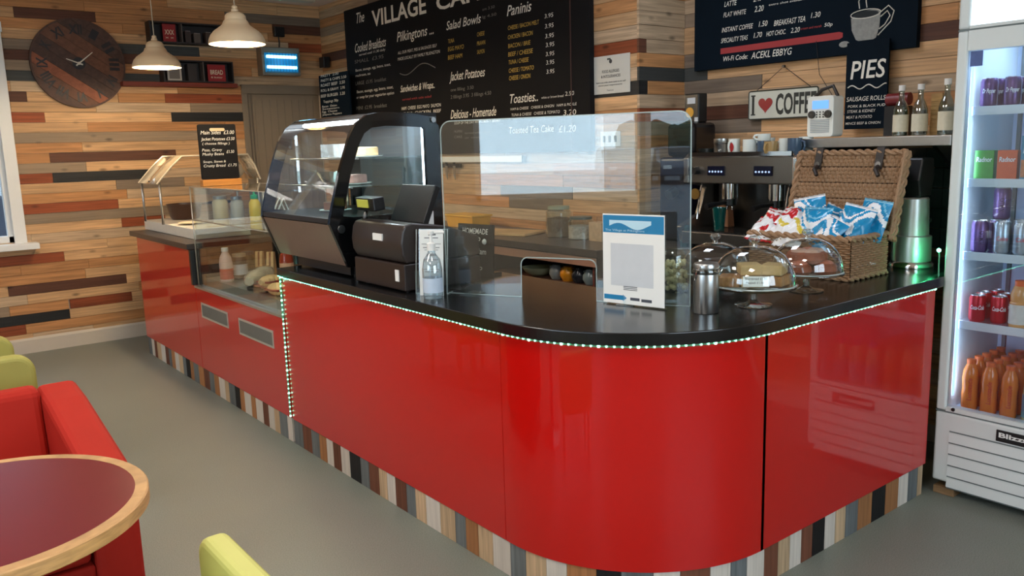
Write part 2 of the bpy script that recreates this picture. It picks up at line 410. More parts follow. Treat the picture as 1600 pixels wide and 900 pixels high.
# doorway in the left wall
M_door = mat('door_paint', (132, 118, 100), .6, var=.05)
M_doorframe = mat('door_frame_paint', (122, 110, 94), .55, var=.04)
d = struct(B().box(3.03, 3.82, Y1+.02, Y1+.075, .01, 2.20).build('door_1', M_door))
b = B()
for i in range(9): b.box(3.13+i*.075, 3.135+i*.075, Y1+.0165, Y1+.0215, .06, 2.10)
b.build('door_boarding', M_doorframe, d)
B().box(2.995, 3.05, Y1-.03, Y1+.1, 0, 2.19).box(2.995, 3.86, Y1-.035, Y1+.1, 2.15, 2.235).box(3.05, 3.09, Y1-.005, Y1+.07, 0, 2.15).build('door_frame', M_doorframe, d, bev=.004)
B().box(3.42, 3.47, Y1-.005, Y1+.02, 1.62, 1.73).build('door_plate', M_black, d, bev=.002)
struct(B().box(-6, 6, 11.0, 11.2, -.2, 3.4).build('added_backdrop_left', mat('backdrop_dark', (60, 72, 92), .8, var=.5, scale=3)))  # dark backdrop added beyond the left window to cut its white glare
struct(B().box(-6, 6, Y1+.2, 11.0, -.2, -.1).build('ground_left', mat('paving', (90, 92, 92), .8)))
# the street outside the shop windows
M_road = mat('asphalt', (92, 96, 102), .8, var=.15, scale=40)
struct(B().box(-48, X0-.3, -40, 30, -.18, -.1).build('ground', M_road))
M_hedge = mat('hedge_leaves', (40, 62, 36), .9, var=.5, scale=9, bump=1)
rnd = random.Random(4); b = B()
for i in range(150): b.ball((-37+rnd.uniform(-.8, .8), rnd.uniform(-20, -2.9), rnd.uniform(.2, 1.9)), rnd.uniform(.6, 1.0), 1, 8)
tag(b.build('hedge', M_hedge), 'clipped green hedge across the road outside', 'hedge')
def parked_car(y, col, lab):
    t = bpy.data.objects.new('car', None); COL.objects.link(t); t.location = (-29, y, -.1); tag(t, lab, 'car')
    pr_ = [(2.1, .35), (2.15, .7), (1.95, .88), (1.1, 1.0), (.55, 1.42), (-1.1, 1.46), (-1.75, 1.05), (-2.1, .95), (-2.1, .35)]
    B().prism(pr_, -.86, .86, 'y').build('body', mat('car_%d' % col[2], col, .25, coat=.5), t, bev=.08)
    b = B(); b.prism([(1.07, 1.0), (.58, 1.40), (-1.05, 1.42), (-1.6, 1.06)], -.87, .87, 'y'); b.quad((1.14, -.72, 1.0), (1.14, .72, 1.0), (.60, .62, 1.41), (.60, -.62, 1.41)); b.build('window', M_blackgloss, t)
    for x in (-1.35, 1.35):
        for yy in (-.78, .62): B().lathe([(.001, 0), (.30, 0), (.32, .03), (.32, .14), (.001, .16)], (x, yy, .32), 20, False, axis='y').build('wheel', M_black, t)
    for yy in (-.6, .6): B().box(2.10, 2.17, yy-.16, yy+.16, .62, .76).build('headlamp', M_white, t, bev=.02)
parked_car(-4.1, (70, 82, 100), 'blue-grey car parked outside, mirrored at the right of the acrylic screen')
parked_car(-2.0, (120, 126, 132), 'silver-grey car parked outside to the left of the blue-grey one')

# square ceiling panels added out of view to light the room
M_panel = emis('added_panel_light', (255, 246, 236), 15); M_panel2 = emis('added_panel_light_cool', (226, 236, 255), 9)
for i, (x, y, lab) in enumerate(((.75, .9, 'added square ceiling panel nearest the right hand window'), (.55, 3.3, 'added square ceiling panel above the middle of the counter aisle'), (-1.3, .8, 'added square ceiling panel by the shop front window'), (-1.3, 3.3, 'added square ceiling panel between the front wall and the table'), (-1.0, 5.8, 'added square ceiling panel in the far left corner of the room'), (2.9, 2.9, 'added square ceiling panel behind the counter'))):
    t = bpy.data.objects.new('added_ceiling_panel', None); COL.objects.link(t); t.location = (x, y, CEIL); tag(t, lab, 'added light panel')
    B().box(-.32, .32, -.32, .32, -.022, -.0005).build('frame', M_white, t, bev=.003); B().box(-.285, .285, -.285, .285, -.026, -.0225).build('diffuser', M_panel2 if x > 2 else M_panel, t)
MENU_TEXT = [
    ('The', 7.031, 2.731, 0.157, 0.090, 'w'),
    ('VILLAGE', 6.728, 2.667, 0.881, 0.132, 'w'),
    ('CAFE', 5.698, 2.662, 0.667, 0.118, 'w'),
    ('Cooked Breakfasts', 7.081, 2.479, 0.564, 0.078, 'w'),
    ('served until 11.30 daily', 7.000, 2.443, 0.474, 0.020, 'w'),
    ('SMALL  £3.95', 7.093, 2.383, 0.530, 0.031, 'd'),
    ('Bacon, sausage, egg, beans, toast,', 7.085, 2.310, 0.635, 0.023, 'w'),
    ('mushroom, tea', 7.091, 2.263, 0.280, 0.023, 'w'),
    ('LARGE  £5.95  breakfast', 7.101, 2.189, 0.563, 0.031, 'd'),
    ('Bacon, sausage, egg, beans, toast,', 7.086, 2.116, 0.661, 0.025, 'w'),
    ('or swap for your vegetarian option', 7.099, 2.066, 0.684, 0.025, 'w'),
    ('MINI  £2.95  breakfast', 7.112, 1.965, 0.561, 0.032, 'd'),
    ('Pilkingtons ...', 6.322, 2.492, 0.567, 0.079, 'w'),
    ('ALL OUR MEAT, PIES & SAUSAGES SELF', 6.318, 2.388, 0.599, 0.024, 'w'),
    ('MADE LOCALLY BY FAMILY PILKINGTON', 6.324, 2.337, 0.646, 0.025, 'w'),
    ('Sandwiches & Wraps..', 6.307, 2.073, 0.533, 0.055, 'w'),
    ('served with side salad', 6.284, 2.002, 0.453, 0.019, 'r'),
    ('HAM  CHEESE  EGG MAYO  SALMON', 6.301, 1.923, 0.605, 0.027, 'w'),
    ('TUNA  CHICKEN  BEEF', 6.282, 1.878, 0.583, 0.026, 'w'),
    ('Salad Bowls', 5.574, 2.497, 0.449, 0.065, 'w'),
    ('sm 3.50', 5.095, 2.576, 0.148, 0.020, 'd'),
    ('lg 4.50', 5.098, 2.523, 0.169, 0.020, 'd'),
    ('TUNA', 5.557, 2.396, 0.084, 0.031, 'y'),
    ('EGG MAYO', 5.561, 2.336, 0.213, 0.032, 'y'),
    ('BEEF HAM', 5.566, 2.273, 0.191, 0.032, 'y'),
    ('CHEESE', 5.172, 2.403, 0.092, 0.030, 'y'),
    ('PRAWN', 5.176, 2.338, 0.101, 0.030, 'y'),
    ('SALMON', 5.179, 2.277, 0.092, 0.030, 'y'),
    ('Jacket Potatoes', 5.554, 2.111, 0.456, 0.067, 'w'),
    ('one filling  3.50', 5.548, 2.029, 0.307, 0.025, 'd'),
    ('2 fillings 3.95  3 fillings 4.50', 5.552, 1.973, 0.529, 0.027, 'd'),
    ('Delicious - Homemade', 5.563, 1.819, 0.590, 0.068, 'w'),
    ('SOUP OF THE DAY WITH CRUSTY BREAD', 5.517, 1.773, 0.591, 0.020, 'w'),
    ('MUFFIN', 5.522, 1.708, 0.109, 0.020, 'd'),
    ('CAKE', 5.525, 1.667, 0.109, 0.020, 'd'),
    ('served with butter', 5.378, 1.695, 0.341, 0.016, 'd'),
    ('or cream', 5.380, 1.660, 0.253, 0.016, 'd'),
    ('Paninis', 4.806, 2.500, 0.263, 0.071, 'w'),
    ('CHEESE / BACON MELT', 4.800, 2.404, 0.340, 0.028, 'y'),
    ('CHICKEN / BACON', 4.803, 2.341, 0.274, 0.029, 'y'),
    ('BACON / BRIE', 4.802, 2.280, 0.245, 0.029, 'y'),
    ('BEEF / CHEESE', 4.805, 2.222, 0.272, 0.030, 'y'),
    ('TUNA / CHEESE', 4.805, 2.168, 0.224, 0.029, 'y'),
    ('CHEESE / TOMATO', 4.804, 2.110, 0.278, 0.029, 'y'),
    ('CHEESE / ONION', 4.803, 2.057, 0.237, 0.030, 'y'),
    ('3.95', 4.400, 2.432, 0.087, 0.027, 'w'),
    ('3.95', 4.399, 2.366, 0.088, 0.028, 'w'),
    ('3.95', 4.398, 2.302, 0.088, 0.028, 'w'),
    ('3.95', 4.394, 2.244, 0.086, 0.028, 'w'),
    ('3.95', 4.396, 2.185, 0.086, 0.027, 'w'),
    ('3.95', 4.394, 2.129, 0.082, 0.028, 'w'),
    ('3.95', 4.393, 2.069, 0.080, 0.028, 'w'),
    ('Toasties..', 4.814, 1.896, 0.324, 0.064, 'w'),
    ('white or brown bread', 4.452, 1.907, 0.226, 0.016, 'w'),
    ('2.50', 4.208, 1.912, 0.086, 0.027, 'w'),
    ('HAM & CHEESE   CHEESE & ONION   HAM & PICKLE', 4.796, 1.846, 0.697, 0.018, 'w'),
    ('TUNA & CHEESE   CHEESE & TOMATO', 4.788, 1.803, 0.523, 0.020, 'w'),
    ('3.20', 4.229, 1.786, 0.124, 0.035, 'w'),
    ('Toasted Tea Cake', 4.825, 1.682, 0.494, 0.047, 'w'),
    ('£1.20', 4.277, 1.675, 0.166, 0.045, 'w'),
]
COFFEE_TEXT = [
    ('LATTE', 3.251, 2.375, 0.085, 0.029, 'w'),
    ('2.40', 3.046, 2.374, 0.053, 0.031, 'w'),
    ('FLAT WHITE', 3.256, 2.315, 0.158, 0.027, 'w'),
    ('2.20', 3.037, 2.316, 0.059, 0.032, 'w'),
    ('extra shot available', 2.942, 2.337, 0.236, 0.011, 'w'),
    ('INSTANT COFFEE', 3.267, 2.229, 0.218, 0.027, 'w'),
    ('1.50', 3.006, 2.230, 0.056, 0.030, 'w'),
    ('BREAKFAST TEA', 2.905, 2.222, 0.199, 0.030, 'w'),
    ('1.30', 2.672, 2.235, 0.055, 0.028, 'w'),
    ('SPECIALITY TEAS', 3.272, 2.168, 0.189, 0.027, 'w'),
    ('1.70', 3.039, 2.172, 0.054, 0.029, 'w'),
    ('HOT CHOC.', 2.954, 2.171, 0.127, 0.026, 'w'),
    ('2.20', 2.795, 2.171, 0.055, 0.027, 'w'),
    ('cream and marsh', 2.732, 2.180, 0.125, 0.013, 'r'),
    ('50p', 2.590, 2.179, 0.048, 0.019, 'w'),
    ('Wi-Fi Code:', 3.258, 2.060, 0.178, 0.028, 'w'),
    ('ACEKL EBBYG', 3.054, 2.055, 0.265, 0.038, 'w'),
]
PIES_TEXT = [
    ('PIES', 2.408, 1.889, 0.183, 0.090, 'w'),
    ('SAUSAGE ROLLS', 2.425, 1.774, 0.212, 0.023, 'w'),
    ('PORK & BLACK PUD', 2.416, 1.742, 0.203, 0.013, 'w'),
    ('STEAK & KIDNEY', 2.419, 1.715, 0.155, 0.015, 'w'),
    ('MEAT & POTATO', 2.423, 1.685, 0.142, 0.015, 'w'),
    ('MINCE BEEF & ONION', 2.426, 1.654, 0.192, 0.013, 'w'),
]
SIDE_TEXT = [
    ('PASTY  2.00', 7.609, 2.297, 0.370, 0.023, 'w'),
    ('PASTY & CHIPS 3.50', 7.616, 2.254, 0.526, 0.024, 'w'),
    ('ROAST BEEF  3.50', 7.623, 2.208, 0.499, 0.027, 'w'),
    ('ROLL & GRAVY  2.95', 7.630, 2.161, 0.500, 0.024, 'w'),
    ('BEEF BURGER  3.20', 7.638, 2.108, 0.501, 0.027, 'w'),
    ('Toppings 50p', 7.592, 2.055, 0.313, 0.023, 'w'),
    ('Bacon  Onion', 7.622, 2.012, 0.308, 0.019, 'w'),
    ('Sweetcorn', 7.625, 1.989, 0.359, 0.017, 'w'),
    ('Egg  Cheese', 7.629, 1.963, 0.316, 0.018, 'w'),
    ('Jalapeno Peppers', 7.633, 1.936, 0.410, 0.018, 'w'),
]
def WB(t):
    """builder whose shapes are given in room coordinates and stored relative to thing t"""
    b = B(); b.M = Matrix.Translation(-Vector(t.location)); return b
# ------------------------------------------------------------------ the service counter
FX = 1.757; EY = 1.645; CR = .645; CCX = FX+CR; CCY = EY+CR
t = thing('service_counter', 'long glossy red service counter with rounded corner and reclaimed wood plinth', 'counter', (FX+.3, 3.2, 0))
ZP0, ZP1 = .142, .942
b = WB(t); b.box(FX, FX+.02, CCY+.03, 4.235, ZP0, ZP1); b.build('front_panel', M_red, t, bev=.0015)
b = WB(t); o_ = arc(CCX, CCY, CR, 180, 270, 48); i_ = arc(CCX, CCY, CR-.02, 180, 270, 48)
o_ = [(FX, CCY+.027)]+o_+[(CCX-.02, EY)]; i_ = [(FX+.02, CCY+.027)]+i_+[(CCX-.02, EY+.02)]
rowsO = [[b._v((x, y, z)) for x, y in o_] for z in (ZP0, ZP1)]; rowsI = [[b._v((x, y, z)) for x, y in i_] for z in (ZP0, ZP1)]
b.ring(rowsO[0], rowsO[1], True, False); b.ring(rowsI[0], rowsI[1], True, False); b.ring(rowsO[1], rowsI[1], False, False); b.ring(rowsO[0], rowsI[0], False, False)
b._f([rowsO[0][0], rowsO[1][0], rowsI[1][0], rowsI[0][0]]); b._f([rowsO[0][-1], rowsO[1][-1], rowsI[1][-1], rowsI[0][-1]])
b.build('curved_panel', M_red, t)
b = WB(t); b.box(CCX-.017, 3.615, EY, EY+.02, ZP0, ZP1); b.build('end_panel', M_red, t, bev=.0015)
KC = [wood('kick_white', (214, 206, 196), .6, (30, 30, 1.2), .15, False, .06), wood('kick_cream', (200, 172, 138), .6, (30, 30, 1.2), .3, False), wood('kick_brown', (116, 72, 54), .6, (30, 30, 1.2), .3, False),
      wood('kick_grey', (112, 118, 120), .6, (30, 30, 1.2), .3, False), wood('kick_black', (28, 28, 30), .6, (30, 30, 1.2), .3, False), wood('kick_oak', (170, 118, 76), .6, (30, 30, 1.2), .3, False)]
def kick(parent, path, seed, name='plinth_boards'):
    """upright offcuts of mixed timber standing side by side along a path"""
    rnd = random.Random(seed); b = WB(parent)
    seg = []
    for p, q in zip(path, path[1:]): seg.append((p, q, math.dist(p, q)))
    tot = sum(s[2] for s in seg)
    def at(d):
        for p, q, l in seg:
            if d <= l or (p, q) == seg[-1][:2]:
                f = min(1, d/l); return (p[0]+(q[0]-p[0])*f, p[1]+(q[1]-p[1])*f), ((q[0]-p[0])/l, (q[1]-p[1])/l)
            d -= l
    d = 0; last = -1; seq = [0, 2, 1, 3, 0, 2, 0, 4, 0, 2, 1, 0, 2, 3, 5, 0, 1, 3, 4, 5, 0, 3, 1]
    i = 0
    while d < tot-.005:
        w = rnd.choice((.075, .085, .095, .11)); e = min(tot, d+w)
        (xa, ya), _ = at(d+.0012); (xb, yb), _ = at(e-.0012); (xm, ym), (tx, ty) = at((d+e)/2)
        nx, ny = -ty, tx
        c = seq[(i+seed) % len(seq)] if rnd.random() < .7 else rnd.choice([k for k in range(6) if k != last])
        if c == last: c = (c+2) % 6
        last = c; b.mi = c; th = .016+rnd.uniform(-.002, .002)
        A = [b._v((xa, ya, 0.001)), b._v((xb, yb, 0.001)), b._v((xb+nx*th, yb+ny*th, .001)), b._v((xa+nx*th, ya+ny*th, .001))]
        Bv = [b._v((xa, ya, .1385)), b._v((xb, yb, .1385)), b._v((xb+nx*th, yb+ny*th, .1385)), b._v((xa+nx*th, ya+ny*th, .1385))]
        b.ring(A, Bv, False); b._f(A); b._f(Bv)
        d = e; i += 1
    return b.build(name, KC, parent)
KO = .004
kick(t, [(FX+KO, 4.235), (FX+KO, CCY)]+arc(CCX, CCY, CR-KO, 180, 270, 16)[1:]+[(3.60, EY+KO)], 0)
b = WB(t); M_carc = mat('carcass_board', (60, 55, 52), .6)
b.box(FX+.03, 2.30, 2.62, 4.235, .02, .94); b.box(2.44, 3.60, EY+.03, 2.30, .02, .94); b.build('carcass', M_carc, t)
# worktop
M_top = mat('black_worktop', (16, 16, 18), .2, coat=.0, var=.1, spec=.6)
OH = .028; XB = 2.45; YB = 2.42
out = [(FX-OH, 4.235)]+arc(CCX, CCY, CR+OH, 180, 270, 40)+[(3.632, EY-OH), (3.632, 1.672), (4.20, 1.672), (4.20, 2.30), (3.0, YB)]
out += arc(XB+.12, YB+.12, .12, 270, 180, 6)+[(XB, 4.235)]
b = B(); b.M = Matrix.Translation((-2.1, -3.2, -.945)); b.prism(out, .9465, .99, 'z')
o = b.build('counter_worktop', M_top, bev=.004); o.location = (2.1, 3.2, .945); tag(o, 'long black worktop curving along the top of the red service counter', 'worktop')
# LED string under the worktop edge and down the left end of the counter
M_led = emis('led_bead', (170, 255, 225), 3.0); M_ledtube = glass('led_tube', (190, 240, 220), haze=.25, hcol=(160, 230, 200))
t = thing('light_string', 'string of small green-white lights under the black worktop edge', 'string lights', (FX-.01, 3.2, .93))
path = [(FX-.008, 4.245, .16), (FX-.008, 4.245, .90), (FX-.010, 4.235, .9405), (FX-.010, CCY+.1, .9405)]
path += [(x, y, .9405) for x, y in arc(CCX, CCY, CR+.010, 180, 270, 24)]+[(3.45, EY-.010, .9405), (3.60, EY-.010, .940)]
b = WB(t); b.tube(path, .0045, 6); b.build('cable', M_ledtube, t)
b = WB(t); rnd = random.Random(2)
def along(path, step):
    d = 0; out = []
    for p, q in zip(path, path[1:]):
        p, q = Vector(p), Vector(q); l = (q-p).length
        while d < l: out.append(p.lerp(q, d/l)); d += step
        d -= l
    return out
for i, p in enumerate(along(path, .026)): b.ball(p, .0048 if i % 5 else .0065, 1, 6)
o = b.build('bead', M_led, t); o['kind'] = 'stuff'
def point(name, loc, power, color, r=.03):
    l = bpy.data.lights.new(name, 'POINT'); l.energy = power; l.color = color; l.shadow_soft_size = r
    o = bpy.data.objects.new(name, l); COL.objects.link(o); o.location = loc; return o
point('light_string_end_glow', (FX-.03, 4.262, .93), .35, (.1, 1, .6), .01)
b = WB(t); b.tube([(3.60, EY-.010, .940), (3.642, 1.648, .97), (3.644, 1.652, 1.09)], .003, 6); b.build('cable', M_ledtube, t)
b = WB(t); b.ball((3.640, 1.652, 1.10), .009, 1, 10); b.build('end_bead', emis('led_bead_green', (120, 255, 190), 6), t)
point('light_string_fridge_glow', (3.68, 1.70, 1.06), .30, (.05, 1, .35), .01)

# ------------------------------------------------------------------ far cabinet
t = thing('counter_cabinet', 'red cabinet with dark top at the far left end of the counter', 'cabinet', (FX+.3, 6.4, 0))
b = WB(t); b.box(FX+.001, FX+.02, 5.737, 7.12, ZP0, .965); b.build('front_panel', M_red, t, bev=.0015)
kick(t, [(FX+KO, 7.10), (FX+KO, 5.738)], 7)
b = WB(t); b.box(FX+.03, 2.42, 5.79, 7.12, .02, .955); b.build('carcass', M_carc, t)
M_top2 = mat('dark_laminate_top', (58, 50, 46), .35)
b = WB(t); b.box(FX-.03, 2.45, 5.736, 7.20, .967, 1.005); b.build('top', M_top2, t, bev=.003)
b = WB(t); b.box(FX-.012, 2.42, 5.736, 5.772, .722, .965); b.build('end_post', M_black, t, bev=.003)

# ------------------------------------------------------------------ salad counter
t = thing('salad_counter', 'red chilled salad counter with two grey vent grilles and glass screen', 'counter', (FX+.3, 5.0, 0))
b = WB(t); b.box(FX+.001, FX+.02, 4.262, 5.732, ZP0, .706); b.build('front_panel', M_red, t, bev=.0015)
kick(t, [(FX+KO, 5.732), (FX+KO, 4.262)], 12)
b = WB(t); b.box(FX+.03, 2.42, 4.262, 5.732, .02, .70); b.build('carcass', M_carc, t)
M_alu = mat('aluminium_trim', (196, 190, 180), .3, metal=.8)
b = WB(t); b.box(FX-.006, FX+.028, 4.262, 5.733, .708, .722); b.box(FX+.028, 2.36, 4.262, 5.732, .702, .710); b.box(1.835, 2.36, 4.262, 5.732, .710, .765); b.build('well_tray', M_alu, t)
M_sreb = mat('well_back_panel', (120, 92, 74), .35, metal=.4)
b = WB(t); b.box(2.36, 2.44, 4.262, 5.733, .70, 1.03); b.build('well_back', M_sreb, t)
def grille(y0, y1, z0, z1):
    b = WB(t); x = FX-.004
    b.box(x, FX, y0, y1, z0, z0+.012); b.box(x, FX, y0, y1, z1-.012, z1); b.box(x, FX, y0, y0+.012, z0+.012, z1-.012); b.box(x, FX, y1-.012, y1, z0+.012, z1-.012)
    g = b.build('vent_grille', mat('grille_frame', (205, 200, 190), .35, metal=.5), t)
    b = WB(t); b.box(x+.002, FX-.0002, y0+.012, y1-.012, z0+.012, z1-.012)
    m = mat('grille_mesh', (128, 128, 122), .5, metal=.3)
    n = int((z1-z0-.024)/.007)
    for i in range(n): b.box(x+.0005, x+.002, y0+.012, y1-.012, z0+.013+i*.007, z0+.0165+i*.007)
    b.build('mesh', m, g)
grille(5.135, 5.635, .515, .617); grille(4.42, 4.945, .51, .612)
b = WB(t); b.box(1.778, 1.784, 4.39, 5.70, .722, 1.39); b.build('front_glass', M_glass, t)
b = WB(t); b.box(1.786, 2.25, 4.39, 5.70, 1.384, 1.39); b.build('top_glass', M_glass, t)
b = WB(t); b.box(1.786, 2.30, 5.703, 5.709, .722, 1.39); b.build('side_glass', M_glass, t)
b = WB(t); b.box(1.786, 2.30, 4.39, 5.70, 1.164, 1.17); b.build('glass_shelf', M_glass, t)
b = WB(t)
for z in (1.167, 1.387): b.tube([(1.776, 4.39, z), (1.776, 5.71, z)], .0035, 6)
b.tube([(1.776, 5.712, .722), (1.776, 5.712, 1.388)], .004, 6); b.tube([(2.25, 4.39, 1.387), (2.25, 5.71, 1.387)], .005, 6)
for y in (4.42, 5.69):
    b.tube([(2.27, y, 1.03), (2.27, y, 1.388)], .008, 8)
b.build('glass_edging', M_alu, t)
# ------------------------------------------------------------------ white prep board and what stands on it
o = B().box(-.20, .20, -.62, .66, 0, .075).build('prep_board', mat('prep_white', (226, 220, 206), .4), bev=.004); o.location = (2.06, 6.58, 1.007)
tag(o, 'thick white prep slab on the dark top of the far red cabinet', 'board')
t = thing('cooking_pot', 'dark brown pot with a pan handle on the far white slab', 'pot', (2.12, 7.0, 1.084))
B().lathe([(.10, 0), (.115, .02), (.135, .12), (.14, .125), (.13, .125), (.11, .02), (.0, .015)], seg=28, cap=False).build('pot_body', mat('brown_enamel', (70, 44, 32), .3), t)
B().tube([(.13, -.02, .115), (.2, -.08, .125), (.30, -.22, .13)], [.008, .01, .012], 8).build('handle', M_black, t)
t = thing('serving_plate', 'shallow cream plate lying on the front of the white slab', 'plate', (1.99, 6.42, 1.084))
B().lathe([(.001, .004), (.06, .004), (.10, .016), (.105, .014), (.06, 0), (.001, 0)], seg=28, cap=False).build('plate', mat('cream_china', (225, 208, 176), .3), t)
def jar(name, label, cat, loc, r, h, body, lid, lidm, group=None, neck=None):
    t = thing(name, label, cat, loc, group=group); n = neck or r*.8
    B().lathe([(.001, 0), (r, 0), (r, h*.74), (n, h*.84), (n, h*.9)], seg=18, cap=False).build('body', body, t)
    B().lathe([(n*1.08, h*.87), (n*1.08, h), (.001, h)], seg=18, cap=False).build(lid, lidm, t)
    return t
jar('storage_jar', 'cream filled glass jar, leftmost on the salad glass shelf', 'jar', (1.93, 5.60, 1.172), .05, .15, mat('cream_fill', (214, 196, 160), .35), 'lid', M_alu)
jar('storage_jar', 'grey-lidded glass jar between the cream jar and yellow bottle', 'jar', (1.97, 5.40, 1.172), .042, .15, mat('grey_fill', (176, 172, 164), .25), 'lid', M_steel)
t = thing('sauce_bottle', 'yellow squeeze bottle with green nozzle on the salad glass shelf', 'bottle', (2.02, 5.22, 1.172))
B().lathe([(.001, 0), (.036, 0), (.038, .05), (.036, .11), (.022, .135), (.02, .14)], seg=16, cap=False).build('body', mat('mustard_yellow', (232, 196, 40), .35), t)
B().lathe([(.024, .138), (.024, .16), (.008, .165), (.004, .195), (.001, .195)], seg=16, cap=False).build('nozzle', mat('nozzle_green', (40, 170, 110), .4), t)
t = thing('plate_stand', 'white wire plate stand at the near end of the salad glass shelf', 'rack', (2.05, 4.86, 1.172))
for s in (-1, 1): B().tube([(-.08, s*.03, .006), (0, s*.03, .15), (.05, s*.03, .02), (.10, s*.03, .012)], .006, 6).build('wire', M_white, t)
B().lathe([(.001, .0), (.05, .002), (.085, .02), (.09, .018), (.05, -.004), (.001, -.004)], (.02, 0, .04), 24, cap=False).build('saucer', M_white, t)
# hood of the hot food display beyond
t = thing('display_hood', 'clear acrylic food display hood above the far white slab', 'display', (2.2, 6.8, 1.39))
hp = [(-.40, 0), (-.36, .045), (-.28, .13), (-.20, .20), (.31, .20), (.36, .12), (.40, .0)]
M_hood = glass('hood_acrylic', (232, 224, 212), 2.2, .10, .08, haze=.38, hcol=(226, 208, 178))
B().strip(hp, -.25, .25, 'y').build('hood', M_hood, t, solid=.004)
for s in (-.25, .25): B().tube([(x, s, z) for x, z in hp], .007, 6).build('edge_rail', mat('hood_rail', (215, 205, 185), .3, metal=.5), t)
for x in (-.38, .38):
    for y in (-.24, .24):
        z0 = -.305 if x < .2 else -.382
        B().tube([(x, y, z0), (x, y, .01)], .009, 8).build('leg', M_steel, t)
# menu slate standing on the salad counter glass
t = thing('menu_slate', 'small black slate with chalk prices and a slot on the salad counter glass', 'chalkboard', (1.95, 5.6, 1.391))
B().box(-.13, .13, -.03, .03, 0, .042).build('wooden_foot', wood('foot_wood', (196, 130, 60), .5, (3, 3, 30), .2, False), t, bev=.003)
b = B(); T0 = .042; w, h = .125, .36
poly = rrect(-w, w, T0, T0+h, .012)
hole = rrect(-.05, .05, T0+h-.045, T0+h-.025, .009)
b.prism(poly, -.008, .008, 'y'); b.build('slate', M_slate, t)
B().prism(hole, -.0095, -.0085, 'y').build('slot', mat('slot_light', (205, 178, 140), .7), t)
b = B()
for s, x, z, wd, hh in (('Main Sides  £3.00', -.11, .295, .22, .024), ('Jacket Potatoes £3.50', -.11, .255, .22, .02), ('( choose fillings )', -.105, .228, .18, .015), ('Peas, Gravy', -.11, .185, .13, .018), ('£1.50', .05, .17, .05, .02), ('Mushy Beans', -.11, .158, .14, .018), ('Soups, Stews &', -.11, .11, .15, .015), ('Crusty Bread  £1.75', -.11, .082, .22, .018)):
    b.text(s, (x, -.0085, T0+z), (1, 0, 0), (0, 0, 1), wd, hh, .2)
b.build('lettering', M_chalk, t, norm=False)
# food in the salad well
def bottle(name, label, cat, loc, prof, bodym, capprof, capm, labelspec=None, group=None, rz=0):
    t = thing(name, label, cat, loc, rz, group)
    B().lathe(prof, seg=18, cap=False).build('body', bodym, t)
    B().lathe(capprof, seg=16, cap=False).build('cap', capm, t)
    if labelspec:
        r, z0, z1, m = labelspec[:4]
        B().lathe([(r, z0), (r, z1)], seg=24, cap=False).build('label', m, t)
    return t
TZ = .7665
bottle('milkshake_bottle', 'pale bottle with white cap and red label standing in the salad well', 'bottle', (1.885, 5.46, TZ), [(.001, 0), (.042, 0), (.043, .12), (.036, .16), (.02, .19), (.02, .20)], mat('milk_pale', (222, 190, 178), .3), [(.022, .198), (.022, .222), (.001, .222)], M_white, (.0436, .015, .085, mat('label_red', (190, 60, 48), .5)))
t = jar('pickle_jar', 'dark jar with printed pale label beside the milkshake bottle', 'jar', (1.99, 5.50, TZ), .052, .17, mat('pickle_dark', (72, 66, 58), .2), 'lid', mat('lid_tan', (170, 150, 120), .4))
B().lathe([(.0526, .03), (.0526, .10)], seg=20, cap=False).build('label', mat('label_pale', (200, 202, 205), .5), t)
t = jar('pickle_jar', 'second dark jar behind the jar with the pale label', 'jar', (2.085, 5.60, TZ), .048, .165, mat('pickle_olive', (66, 68, 46), .2), 'lid', mat('lid_dark', (60, 60, 60), .4))
t = bottle('ketchup_bottle', 'glass ketchup bottle with white cap at the near end of the salad well', 'bottle', (2.25, 5.33, TZ), [(.001, 0), (.045, 0), (.046, .11), (.034, .17), (.018, .22), (.018, .25)], mat('ketchup', (150, 58, 38), .15), [(.021, .245), (.021, .285), (.001, .285)], mat('cap_cream', (230, 220, 200), .4), (.0466, .03, .095, mat('label_ketchup', (205, 160, 130), .5)))
M_bread = mat('bread', (216, 180, 130), .7, var=.25, scale=14); M_wrap = glass('cling_wrap', (240, 240, 238), 1.0, .02, .08, haze=.08, hcol=(225, 222, 214)); M_filling = mat('sandwich_filling', (120, 70, 50), .7, var=.5, scale=60)
for i, (x, y, rz) in enumerate(((2.22, 5.60, .9), (2.26, 5.50, .9))):
    t = thing('sandwich_wedge', ['pale wrapped sandwich wedge beside the dark jars', 'wrapped sandwich wedge between another wedge and the ketchup'][i], 'sandwich', (x-.05, y, TZ), rz)
    B().prism([(-.05, 0), (.05, 0), (.03, .155), (-.01, .16)], -.025, -.006, 'y').prism([(-.05, 0), (.05, 0), (.03, .155), (-.01, .16)], .006, .025, 'y').build('bread', M_bread, t, bev=.004)
    B().prism([(-.045, .002), (.045, .002), (.027, .15), (-.008, .155)], -.006, .006, 'y').build('filling', M_filling, t)
def loaf(b, c, l, r, rz, seed, flat=.8):
    rnd = random.Random(seed); n = 14; p = []
    for i in range(n+1):
        a = i/n; rr = r*math.sin(PI*min(max(a, .03), .97))**.35*(1+rnd.uniform(-.06, .06)); p.append((rr, (a-.5)*l))
    M0 = b.M.copy(); b.M = M0 @ Matrix.Translation(c) @ Matrix.Rotation(rz, 4, 'Z') @ Matrix.Diagonal((1, 1, flat, 1)); b.lathe(p, seg=14, cap=True, axis='x'); b.M = M0
FOOD = [('wrapped_baguette', 'long pale baguette in clear film across the salad well', (1.99, 5.16, .775), .5, .062, .95, 'Long'), ('wrapped_baguette', 'shorter baguette wrapped in film beside the counter end', (2.10, 4.98, .775), .38, .055, 1.1, 'b'),
        ('wrapped_baguette', 'seeded baguette wrapped in film behind the long pale one', (2.24, 4.95, .80), .34, .055, .9, 'c')]
